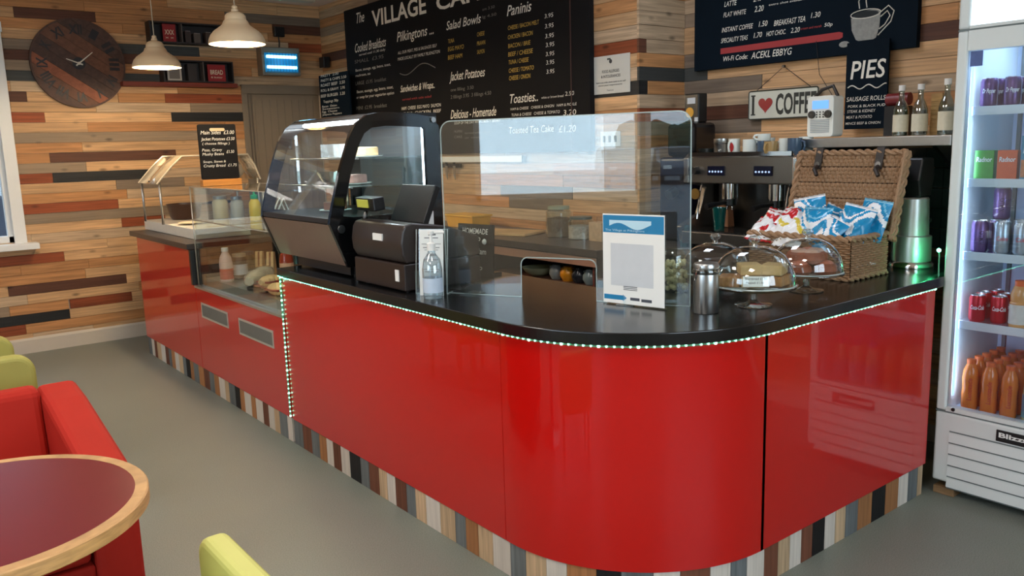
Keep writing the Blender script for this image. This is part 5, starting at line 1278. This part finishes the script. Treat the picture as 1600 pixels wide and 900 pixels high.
for a, l in ((math.radians(40), .145), (math.radians(160), .10)):
    d_ = Vector((math.cos(a), 0, math.sin(a))); p_ = Vector((-d_.z, 0, d_.x))
    for q in (0,):
        b = B(); A = [Vector((0, -.040, 0))-d_*.03+p_*.006, Vector((0, -.040, 0))-d_*.03-p_*.006, Vector((0, -.040, 0))+d_*l-p_*.003, Vector((0, -.040, 0))+d_*l+p_*.003]
        b.ring([b._v(x) for x in A], [b._v(x+Vector((0, -.002, 0))) for x in A], False); b.quad(*A); b.quad(*[x+Vector((0, -.002, 0)) for x in A]); b.build('hand', mat('hand_ivory', (226, 222, 206), .5), t)
B().lathe([(.012, -.045), (.012, -.036)], (0, 0, 0), 16, axis='y').build('pin', MATS['hand_ivory'], t)
def boxshelf(lab, x0, x1, z0, z1, dv):
    t = thing('box_shelf', lab, 'shelf', ((x0+x1)/2, 7.78, z0))
    b = WB(t); y0, y1 = 7.72, 7.848; th = .012
    b.box(x0, x1, y0, y1, z0, z0+th); b.box(x0, x1, y0, y1, z1-th, z1); b.box(x0, x0+th, y0, y1, z0+th, z1-th); b.box(x1-th, x1, y0, y1, z0+th, z1-th); b.box(x0+th, x1-th, y1-.008, y1, z0+th, z1-th)
    b.build('box', mat('shelf_black', (34, 28, 28), .5), t)
    b = WB(t)
    for d_ in dv: b.box(d_-.004, d_+.004, y0, y1-.008, z0+th, z1-th)
    b.build('divider', mat('divider_grey', (84, 76, 72), .5), t)
boxshelf('upper black box shelf on the plank wall behind the large pendant lamp', 2.19, 2.99, 2.565, 2.745, [2.46])
boxshelf('lower black box shelf on the plank wall right of the small pendant lamp', 2.27, 2.89, 2.235, 2.425, [2.62])
t = thing('shelf_ledge', 'reddish wooden ledge beneath the lower black box shelf', 'shelf', (2.45, 7.78, 2.19)); b = WB(t); b.box(1.93, 2.92, 7.72, 7.848, 2.195, 2.232); b.build('ledge', wood('ledge_red', (120, 52, 38), .5, (1.2, 1.2, 30), .3, False), t, bev=.003)
def plaque(lab, x, z, w, h, word, small):
    t = thing('plaque', lab, 'sign', (x, 7.75, z)); B().box(-w/2, w/2, 0, .012, 0, h).build('panel', mat('plaque_red', (150, 24, 26), .5), t)
    b = B(); b.text(word, (-w*.36, -.0005, h*.42), (1, 0, 0), (0, 0, 1), w*.72, h*.26, 0, .02)
    for k in range(len(small)): b.text(small[k], (-w*.34, -.0005, h*(.2-.16*k)), (1, 0, 0), (0, 0, 1), w*.66, h*.1, 0, .01)
    b.build('lettering', mat('plaque_ivory', (222, 206, 180), .6), t, norm=False)
plaque('red plaque with ivory figures in the upper black box shelf', 2.36, 2.578, .11, .15, 'XXX', ['x x'])
plaque('red plaque lettered in ivory in the lower black box shelf', 2.745, 2.248, .16, .15, 'BREAD', ['& butter'])
for i, (x, w, h, c) in enumerate(((2.52, .05, .10, (60, 48, 44)), (2.60, .06, .085, (90, 80, 72)), (2.70, .05, .10, (74, 56, 46)), (2.80, .07, .08, (110, 100, 92)))):
    t = thing('book', ['dark brown book in the upper box shelf', 'grey book in the upper box shelf', 'brown book beside the grey book in the upper box shelf', 'pale grey book at the right of the upper box shelf'][i], 'book', (x, 7.79, 2.578)); B().box(-w/2, w/2, -.04, .04, 0, h).build('cover', mat('book_%d' % i, c, .6), t, bev=.002); B().box(-w/2+.004, w/2-.004, -.038, .038, h-.003, h+.001).build('pages', M_paper, t)
t = thing('white_frame', 'small pale frame in the lower box shelf behind the pendant lamp', 'frame', (2.37, 7.745, 2.248), 0); B().box(-.06, .06, 0, .012, 0, .15).build('frame', mat('frame_pale', (196, 188, 176), .5), t); B().box(-.045, .045, -.001, 0, .015, .135).build('picture', mat('picture_grey', (120, 112, 104), .6), t)
t = thing('book', 'dark book standing beside the pale frame in the lower box shelf', 'book', (2.53, 7.79, 2.248)); B().box(-.04, .04, -.04, .04, 0, .15).build('cover', mat('book_9', (50, 44, 42), .6), t, bev=.002)
t = thing('insect_killer', 'wall-mounted insect killer with glowing blue tubes above the doorway', 'insect killer', (3.36, 7.75, 2.44))
b = B(); b.box(-.19, .19, -.03, .095, -.125, .135); b.build('housing', mat('killer_grey', (134, 122, 108), .4, metal=.4), t, bev=.006)
b = B(); b.box(-.165, .165, -.034, -.031, -.095, .08); b.build('recess', mat('killer_blue', (14, 60, 100), .4, emit=(10, 120, 170), es=.5), t)
for z in (-.05, .045):
    b = B(); b.tube([(-.15, -.05, z), (.14, -.05, z)], .014, 10); b.build('tube', emis('uv_tube', (150, 225, 255), 3), t)
b = B()
for i in range(11): b.tube([(-.15+i*.03, -.068, -.09), (-.15+i*.03, -.068, .078)], .0016, 4)
b.tube([(-.165, -.068, -.092), (.165, -.068, -.092), (.165, -.068, .08), (-.165, -.068, .08)], .003, 4, True); b.build('guard', M_darksteel, t)
point('insect_killer_glow', (3.36, 7.62, 2.44), .2, (.3, .75, 1), .05)
t = thing('junction_box', 'small black junction box above the insect killer', 'box', (3.40, 7.85, 2.73)); B().box(-.05, .05, -.05, 0, -.045, .045).build('box', M_black, t, bev=.006); B().tube([(0, -.012, -.045), (.005, -.012, -.10), (-.005, -.012, -.17)], .006, 6).build('cable', M_black, t)
t = thing('emergency_light', 'pale strip fitting on the ceiling near the room corner', 'light fitting', (3.38, 7.45, 2.96)); B().box(-.30, .22, -.05, .05, 0, .039).build('housing', mat('fitting_cream', (206, 190, 168), .5), t, bev=.006); B().ball((-.12, -.03, 0), .014, .6, 8).build('indicator', emis('indicator_green', (150, 255, 190), 2), t)
# ------------------------------------------------------------------ pendant lamps
M_shade = mat('shade_cream', (216, 194, 160), .35, var=.02); M_bulb = emis('bulb_warm', (255, 236, 200), 30)
def pendant(x, y, z, lab, power=14):
    t = thing('pendant_lamp', lab, 'pendant lamp', (x, y, z))
    pr_ = [(.163, 0), (.165, .004), (.160, .028), (.150, .050), (.128, .075), (.098, .096), (.080, .110), (.074, .122), (.070, .132), (.062, .139), (.060, .150), (.058, .165), (.046, .178), (.030, .184), (.020, .188)]
    B().lathe(pr_, seg=48, cap=False).build('shade', M_shade, t, solid=.003)
    B().lathe([(.020, .186), (.022, .20), (.016, .205), (.016, .218), (.008, .226), (.001, .228)], seg=20, cap=False).build('cap', M_shade, t)
    B().tube([(0, 0, .22), (0, 0, CEIL-z-.03)], .0035, 6).build('cord', mat('cord_cream', (200, 190, 170), .6), t)
    B().lathe([(.001, CEIL-z-.045), (.03, CEIL-z-.04), (.048, CEIL-z-.001)], seg=24, cap=False).build('ceiling_rose', M_shade, t)
    B().ball((0, 0, .06), .045, 1, 16).build('bulb', M_bulb, t)
    point('pendant_lamp_light', (x, y, z+.035), power, (1, .78, .50), .05)
pendant(1.847, 6.425, 2.225, 'cream metal pendant lamp hanging left, in front of the lower black box shelf', 75)
pendant(1.936, 5.07, 2.245, 'cream metal pendant lamp hanging right, in front of the upper black box shelf', 50)
# ------------------------------------------------------------------ drinks fridge
FX0, FY1 = 3.652, 1.632
FW = .60; FY0 = FY1-FW
t = thing('drinks_fridge', 'tall white glass door drinks fridge at the right end of the counter', 'fridge', (3.94, FY1-.3, 0))
M_fr = mat('fridge_white', (218, 224, 222), .3, var=.02); M_in = mat('fridge_inside', (206, 218, 236), .4, var=.02); M_seam = mat('fridge_seam', (110, 120, 120), .6)
XB_ = 4.215
b = WB(t); b.box(FX0+.05, XB_, FY1-.03, FY1, .06, 2.42); b.build('side_wall', M_fr, t, bev=.006)
b = WB(t); b.box(FX0+.05, XB_, FY0, FY0+.03, .06, 2.42); b.build('side_wall', M_fr, t, bev=.006)
b = WB(t); b.box(XB_-.03, XB_, FY0+.03, FY1-.03, .06, 2.42); b.box(FX0+.06, XB_-.03, FY0+.03, FY1-.03, .06, .385); b.box(FX0+.06, XB_-.03, FY0+.03, FY1-.03, 2.05, 2.42); b.build('shell', M_in, t)
b = WB(t); b.box(FX0, FX0+.06, FY0, FY1, .065, .385, bev=.012); b.build('grille_panel', M_fr, t)
b = WB(t)
for i in range(5):
    z = .30-i*.052; b.prism([(FX0-.006, z-.044), (FX0+.001, z), (FX0+.02, z), (FX0+.02, z-.044)], FY0+.04, FY1-.065, 'y')
b.build('louvre', M_fr, t)
b = WB(t)
for i in range(6): b.box(FX0-.001, FX0+.004, FY0+.04, FY1-.065, .3005-i*.052, .3065-i*.052)
b.build('louvre_gap', M_seam, t)
b = WB(t); b.box(FX0-.004, FX0+.002, FY1-.47, FY1-.255, .312, .362); bp = b.build('maker_plate', M_black, t, bev=.002)
b = WB(t); b.text('Blizzard', (FX0-.0045, FY1-.266, .332), (0, -1, 0), (0, 0, 1), .16, .02, 0, .03); b.build('lettering', M_paper, bp, norm=False)
# door: frame with glass
b = WB(t); D0, D1_ = FX0, FX0+.05; zb, zt = .392, 2.005
b.box(D0, D1_, FY1-.043, FY1, zb, zt, bev=.010); b.box(D0, D1_, FY0, FY0+.043, zb, zt, bev=.010); b.box(D0, D1_, FY0+.043, FY1-.043, zb, zb+.018); b.box(D0, D1_, FY0+.043, FY1-.043, 1.925, zt)
door = b.build('door', M_fr, t)
b = WB(t); b.box(D0+.012, D0+.018, FY0+.043, FY1-.043, zb+.018, 1.925); b.build('door_glass', glass('fridge_glass', (244, 250, 255), 1.3, .02), door)
b = WB(t); b.lathe([(.008, D0-.004), (.008, D0+.002)], (0, FY1-.075, .405), 14, axis='x'); b.build('lock', M_black, door)
b = WB(t); b.box(D0+.008, D0+.0105, FY1-.10, FY1-.052, 1.862, 1.922); b.build('sticker', mat('sticker_blue', (74, 96, 150), .4, var=.2, scale=60), door)
b = WB(t); b.box(D0-.028, D0-.012, FY0+.012, FY0+.032, .95, 1.45); b.box(D0-.02, D0, FY0+.015, FY0+.03, .96, .99); b.box(D0-.02, D0, FY0+.015, FY0+.03, 1.41, 1.44); b.build('door_handle', M_darksteel, door)
# lit sign above the door
b = WB(t); b.box(FX0, FX0+.05, FY1-.045, FY1, 2.012, 2.42, bev=.010); b.box(FX0, FX0+.05, FY0, FY0+.045, 2.012, 2.42, bev=.010); b.box(FX0, FX0+.05, FY0+.045, FY1-.045, 2.38, 2.42); b.box(FX0, FX0+.05, FY0+.045, FY1-.045, 2.012, 2.024); b.build('header_frame', M_fr, t)
b = WB(t); b.box(FX0+.008, FX0+.014, FY0+.045, FY1-.045, 2.024, 2.38); b.build('lit_header', emis('header_light', (214, 236, 250), 1.0), t)
b = WB(t); b.box(FX0+.004, FX0+.05, FY0, FY1, 2.0035, 2.0125); b.box(FX0+.004, FX0+.05, FY0, FY1, .385, .3915); b.build('seam', M_seam, t)
for y in (FY0+.06, FY1-.06):
    for x in (FX0+.08, XB_-.08): b = WB(t); b.cyl(x, y, .036, .066, .022); b.build('foot', M_black, t)
for i, y in enumerate((FY1-.05, FY0+.05)):
    o = B().box(-.04, .09, -.045, .045, 0, .034).build('wooden_block', wood('block_wood', (150, 118, 84), .6, (4, 4, 20), .3, False), bev=.002); o.location = (FX0+.05, y, .001); tag(o, ['wooden block under the left front foot of the drinks fridge', 'wooden block under the right front foot of the drinks fridge'][i], 'block')
for i, y in enumerate((FY1-.05, FY0+.05)):
    o = B().box(-.06, .06, -.045, .045, 0, .034).build('wooden_block', MATS['block_wood'], bev=.002); o.location = (XB_-.08, y, .001); tag(o, ['wooden block under the left back foot of the drinks fridge', 'wooden block under the right back foot of the drinks fridge'][i], 'block')
SZ = [1.700, 1.402, 1.090, .786]
for z in SZ:
    b = WB(t); b.box(FX0+.085, XB_-.035, FY0+.032, FY1-.032, z-.008, z); b.build('shelf', glass('fridge_shelf', (225, 235, 240), 1.5, .15, .1, haze=.45, hcol=(215, 225, 235)), t)
    b = WB(t); b.box(FX0+.075, FX0+.085, FY0+.032, FY1-.032, z-.034, z+.002); b.build('price_rail', M_fr, t, bev=.002)
b = WB(t)
for y in (FY1-.06, FY0+.06): b.box(XB_-.045, XB_-.032, y-.008, y+.008, .41, 1.98)
b.build('shelf_upright', M_seam, t)
b = WB(t); b.tube([(FX0+.068, FY1-.040, .45), (FX0+.068, FY1-.040, 1.88)], .006, 8); b.build('light_strip', emis('fridge_light', (170, 200, 250), 1.1), t)
area('drinks_fridge_light', (FX0+.30, FY1-.3, 2.03), (0, 0, 0), .3, .4, 1.6, (.6, .76, 1))
area('drinks_fridge_light', (FX0+.075, FY1-.045, 1.15), (PI/2, 0, math.radians(-60)), .03, 1.4, 1.5, (.6, .76, 1))
# ---------------- drinks
def can(name_lab, col, word, wcol, r=.033, h=.117, cw=.06, vertical=False):
    t = thing('drinks_can', name_lab, 'can', (0, 0, 0))
    B().lathe([(r*.78, 0), (r*.95, .005), (r, .012), (r, h-.014), (r*.86, h-.003)], seg=24, cap=False).build('body', col, t)
    B().lathe([(r*.86, h-.003), (r*.84, h), (r*.80, h-.004), (.001, h-.004)], seg=24, cap=False).lathe([(.001, .001), (r*.78, 0)], seg=24, cap=False).build('lid', M_steel, t)
    if word:
        b = B(); R_ = r+.0006
        def bend(a, c, w=cw):
            if vertical: th = (c-.009)/R_; zz = .03+a
            else: th = (a-w/2)/R_; zz = .055+c
            return (-R_*math.cos(th), -R_*math.sin(th), zz)
        for k, wd_ in enumerate(word):
            b2 = (lambda a, c, k=k: (lambda p: (p[0], p[1], p[2]-k*.022))(bend(a, c)))
            b.text(wd_, (0, 0, 0), (1, 0, 0), (0, 0, 1), cw, .018, .15, .02, bend=b2)
        b.build('lettering', wcol, t, norm=False)
    return t
def place(proto, spots, labels, group):
    """first spot takes the prototype itself, the rest are copies"""
    for i, p in enumerate(spots):
        lab = labels[i] if isinstance(labels, (list, tuple)) else labels
        rz = p[3] if len(p) > 3 else 0
        if i == 0: proto.location = p[:3]; proto.rotation_euler = (0, 0, rz); proto['label'] = lab; proto['group'] = group
        else: dup(proto, p[:3], rz, lab, group)
xf = FX0+.125; YL = FY1-.075; RZ = .35
CPu = mat('can_purple', (88, 56, 104), .25, metal=.5); CGr = mat('can_green', (40, 160, 84), .25, metal=.4); CRe = mat('can_red', (186, 22, 34), .25, metal=.4); CSi = mat('can_silver', (186, 190, 192), .25, metal=.7, var=.1); CBl = mat('can_blue', (60, 150, 190), .25, metal=.4)
M_wr = mat('can_write_red', (190, 50, 60), .4)
z = SZ[0]
p = can('', CPu, ['Dr Pepper'], M_paper, cw=.052)
place(p, [(xf, YL-.01, z, RZ), (xf, YL-.10, z, RZ), (xf+.075, YL-.01, z, RZ), (xf+.075, YL-.10, z, RZ)], ['purple can at the left front of the top fridge shelf', 'purple can second from the left on the top fridge shelf', 'purple can behind the leftmost one on the top fridge shelf', 'purple can behind the second one on the top fridge shelf'], 'purple cans in the fridge')
p = can('', CGr, ['Sprite'], M_paper, cw=.055)
place(p, [(xf, YL-.19, z, RZ), (xf, YL-.28, z, RZ), (xf+.075, YL-.19, z, RZ)], ['green can at the front of the top fridge shelf', 'green can at the right of the top fridge shelf', 'green can behind the front one on the top fridge shelf'], 'green cans on the top fridge shelf')
def carton(lab, col, word, w=.075, h=.118, d=.045, col2=None):
    t = thing('juice_carton', lab, 'carton', (0, 0, 0)); B().box(-d/2, d/2, -w/2, w/2, 0, h).build('carton', col, t, bev=.002)
    if col2: B().box(-d/2-.0008, -d/2-.0002, -w/2+.003, w/2-.003, .008, h*.45).build('fruit_print', col2, t)
    b = B(); b.text(word, (-d/2-.001, w*.40, h*.60), (0, -1, 0), (0, 0, 1), w*.8, h*.17, .1, .02); b.build('lettering', M_paper, t, norm=False)
    return t
z = SZ[1]
c = carton('small green juice carton at the left of the second fridge shelf', mat('carton_green', (70, 150, 60), .4, var=.2, scale=50), 'Radnor'); c.location = (xf, YL-.015, z); c.rotation_euler = (0, 0, .1)
c = carton('small orange juice carton beside the green one on the second fridge shelf', mat('carton_orange', (216, 92, 48), .4, var=.15, scale=50), 'Radnor'); c.location = (xf, YL-.105, z); c.rotation_euler = (0, 0, .1)
c = carton('tall blue carton with fruit print on the second fridge shelf', mat('carton_blue', (54, 132, 160), .4, var=.15, scale=50), 'Rubicon', .085, .175, .06, mat('fruit_print', (190, 120, 80), .5, var=.5, scale=60)); c.location = (xf, YL-.20, z); c.rotation_euler = (0, 0, .1)
c = carton('tall pale blue carton right of the fruit print carton', mat('carton_pale', (130, 176, 200), .4, var=.25, scale=50), 'Vita Coco', .07, .175, .06); c.location = (xf+.01, YL-.30, z); c.rotation_euler = (0, 0, .1)
z = SZ[2]
CVi = mat('can_violet', (120, 88, 134), .3, metal=.5, var=.1)
p = can('', CVi, ['VIMTO'], mat('can_write_dark', (60, 30, 66), .4), cw=.06, vertical=True, h=.135)
place(p, [(xf, YL-.01, z, RZ+.3), (xf+.075, YL-.05, z, RZ), (xf+.08, YL-.06, z+.136, RZ)], ['violet can at the left front of the middle fridge shelf', 'violet can behind the front one on the middle fridge shelf', 'violet can stacked on another on the middle fridge shelf'], 'violet cans on the middle fridge shelf')
p = can('', CSi, ['Coke'], M_wr, cw=.045, h=.135)
place(p, [(xf, YL-.10, z, RZ), (xf, YL-.175, z, RZ), (xf+.08, YL-.14, z, RZ), (xf+.08, YL-.215, z, RZ), (xf+.155, YL-.18, z, RZ)], ['silver can left of its pair on the middle fridge shelf', 'silver can right of its pair on the middle fridge shelf', 'silver can behind the front left silver can', 'silver can behind the front right silver can', 'silver can furthest back on the middle fridge shelf'], 'silver cans in the fridge')
p = can('', CBl, ['Rio'], M_paper, cw=.04, h=.135)
place(p, [(xf, YL-.255, z, RZ), (xf, YL-.335, z, RZ)], ['blue can at the front of the middle fridge shelf', 'blue can at the far right of the middle fridge shelf'], 'blue cans on the middle fridge shelf')
z = SZ[3]
p = can('', CRe, ['Coca-Cola'], M_paper, cw=.058)
place(p, [(xf, YL-.02, z, RZ), (xf+.02, YL-.10, z, RZ), (xf+.085, YL-.01, z, RZ), (xf+.095, YL-.09, z, RZ), (xf+.165, YL-.03, z, RZ)], ['red can at the left front of the fourth fridge shelf', 'red can second from the left on the fourth fridge shelf', 'red can behind the front left red can', 'red can behind the second red can', 'red can furthest back on the fourth fridge shelf'], 'red cans on the fourth fridge shelf')
def drink(name, lab, prof, liq, cap, capprof, lr, lz0, lz1, lcol, word=None, wcol=None, vert=False, cw=.05):
    t = thing(name, lab, 'bottle', (0, 0, 0))
    B().lathe(prof, seg=24, cap=False).build('body', liq, t)
    B().lathe(capprof, seg=20, cap=False).build('cap', cap, t)
    if lcol: B().lathe([(lr, lz0), (lr, lz1)], seg=24, cap=False).build('label', lcol, t)
    if word:
        b = B(); R_ = lr+.0008
        if vert: bend = lambda a, c: (-R_*math.cos((c-.008)/R_), R_*math.sin((.008-c)/R_)*-1 if 0 else -R_*math.sin((.008-c)/R_), lz0+.01+a)
        else: bend = lambda a, c: (-R_*math.cos((a-cw/2)/R_), -R_*math.sin((a-cw/2)/R_), (lz0+lz1)/2-.008+c)
        b.text(word, (0, 0, 0), (1, 0, 0), (0, 0, 1), cw, .018, .1, .02, bend=bend); b.build('lettering', wcol, t, norm=False)
    return t
LJ = mat('juice_amber', (214, 158, 92), .12, var=.1); OC = mat('cap_orange', (226, 108, 50), .4)
p = drink('juice_bottle', '', [(.001, 0), (.036, .0), (.038, .01), (.038, .10), (.034, .105), (.036, .112), (.036, .14), (.026, .168), (.02, .174)], LJ, OC, [(.023, .172), (.023, .195), (.001, .196)], .0385, .012, .095, mat('juice_label', (214, 212, 196), .5, var=.25, scale=50))
place(p, [(xf+.005, YL-.185, z, RZ), (xf+.005, YL-.268, z, RZ), (xf+.005, YL-.35, z, RZ), (xf+.09, YL-.20, z, RZ), (xf+.09, YL-.285, z, RZ)], ['amber juice bottle beside the red cans', 'amber juice bottle second from the red cans', 'amber juice bottle third from the red cans', 'amber juice bottle behind the one beside the red cans', 'amber juice bottle behind the second from the red cans'], 'juice bottles on the fourth fridge shelf')
z = .386
OR = mat('soda_orange', (222, 122, 48), .12, var=.08)
p = drink('soda_bottle', '', [(.001, 0), (.030, 0), (.033, .012), (.033, .07), (.031, .10), (.034, .135), (.030, .175), (.018, .205), (.015, .212)], OR, OC, [(.0185, .208), (.0185, .226), (.001, .227)], .0335, .035, .075, None, 'Lucozade', mat('soda_print', (196, 60, 30), .4), True, .10)
sp = []; lb = []
names = ['front', 'second', 'third', 'fourth', 'fifth']; colsn = ['left', 'second', 'third', 'fourth']
for c_ in range(4):
    for r_ in range(5):
        if c_ == 3 and r_ == 0: continue
        sp.append((xf+.0+r_*.076, YL-.012-c_*.080-(0 if r_ else 0), z, RZ)); lb.append('orange fizzy drink bottle, %s row, %s file from the left at the fridge bottom' % (names[r_], colsn[c_]))
place(p, sp, lb, 'orange bottles at the bottom of the fridge')
p = drink('soda_bottle', '', [(.001, 0), (.034, 0), (.037, .01), (.037, .12), (.034, .16), (.022, .195), (.019, .205)], mat('squash_pale', (190, 180, 120), .15), mat('cap_blue', (56, 70, 150), .4), [(.022, .20), (.022, .224), (.001, .225)], .0375, .02, .12, mat('oasis_label', (70, 140, 156), .4, var=.15, scale=40), 'OASIS', M_paper, True, .075)
place(p, [(xf, YL-.262, z, RZ), (xf, YL-.345, z, RZ), (xf+.078, YL-.345, z, RZ), (xf, YL-.43, z, RZ)], ['blue capped squash bottle beside the front orange bottles', 'blue capped squash bottle second from the orange bottles', 'blue capped squash bottle in the row behind', 'blue capped squash bottle at the far right of the fridge bottom'], 'blue capped bottles at the bottom of the fridge')

# ------------------------------------------------------------------ round table
t = thing('round_table', 'round cafe table with dark red top and oak edge', 'table', (.14, 2.42, 0))
RT = .41
B().lathe([(.001, .7190), (RT-.034, .7190)], seg=80, cap=False).build('tabletop', mat('top_maroon', (112, 32, 38), .28, var=.04, scale=10), t)
B().lathe([(RT-.034, .680), (RT-.034, .7195), (RT-.004, .7195), (RT, .716), (RT, .684), (RT-.004, .680), (RT-.034, .680)], seg=80, cap=False).build('oak_rim', M_oak, t)
B().lathe([(.001, .676), (RT-.034, .676), (RT-.034, .7185)], seg=60, cap=False).build('underside', M_carc, t)
B().cyl(0, 0, .02, .678, .035, seg=24).build('column', M_darksteel, t)
B().lathe([(.001, 0), (.23, 0), (.23, .008), (.06, .022), (.04, .03), (.001, .03)], seg=48, cap=False).build('base', M_darksteel, t)

# ------------------------------------------------------------------ tub chairs
def soft(b, x0, x1, y0, y1, z0, z1, r): b.box(x0, x1, y0, y1, z0, z1, bev=r)
def armchair(lab, loc, rz, M_, Mseam, w=.76, d=.80, arm=.63, back=.70, at=.13):
    """box-sided tub chair facing local -y"""
    t = thing('armchair', lab, 'armchair', loc, rz)
    hw = w/2
    for s in (-1, 1):
        b = B()
        o_ = s*hw; i_ = s*(hw-at)
        pts = [(-d/2, .10), (-d/2, arm-.10), (-d/2+.04, arm-.015), (-d/2+.10, arm), (d/2-.22, back-.02), (d/2, back), (d/2, .10)]
        b.prism(pts, min(o_, i_), max(o_, i_), 'x'); b.build('arm', M_, t, bev=.028)
    b = B(); b.prism([(d/2-.20, .42), (d/2-.13, back+.012), (d/2-.02, back+.012), (d/2-.0, .12), (d/2-.16, .12)], -hw+at-.002, hw-at+.002, 'x'); b.build('backrest', M_, t, bev=.03)
    b = B(); soft(b, -hw+at+.004, hw-at-.004, -d/2+.015, d/2-.15, .30, .435, .035); b.build('seat', M_, t)
    b = B(); b.box(-hw+at, hw-at, -d/2+.02, d/2-.16, .11, .295); b.build('base', M_, t, bev=.012)
    for x in (-hw+.06, hw-.06):
        for y in (-d/2+.07, d/2-.07): B().cyl(x, y, 0, .102, .02, .026).build('leg', M_black, t)
    return t
armchair('red leather tub armchair behind the round table', (.235, 3.24, 0), 0, M_redfab, None, .76, .86, .61, .725, .145)
def panelchair(lab, loc, rz, M_, w=.56, back=.80, seat=.45, d=.50):
    """padded chair with a round-cornered upright back, facing local -y"""
    t = thing('cafe_chair', lab, 'chair', loc, rz)
    p_ = [(x, z) for x, z in rrect(-w/2, w/2, .30, back, .075, 8)]
    B().prism(p_, d/2-.07, d/2, 'y').build('backrest', M_, t, bev=.02)
    B().box(-w/2+.02, w/2-.02, -d/2, d/2-.075, seat-.09, seat, bev=.03).build('seat', M_, t)
    for x in (-w/2+.06, w/2-.06):
        for y in (-d/2+.06, d/2-.10): B().cyl(x, y, 0, seat-.085, .014, .02).build('leg', M_oak, t)
    return t
panelchair('lime green padded chair with rounded back behind the red armchair', (.235, 3.95+.2, 0), PI, M_green, .56, .80)
panelchair('lime green padded chair furthest away by the left window', (.225, 4.66, 0), PI, M_green, .56, .80)
o = panelchair('pale lime padded chair seen edge-on in the near foreground', (.44, 1.86, 0), -PI/2, mat('pale_lime', (196, 196, 110), .55, var=.06, scale=8), .60, .615, .44, .46)
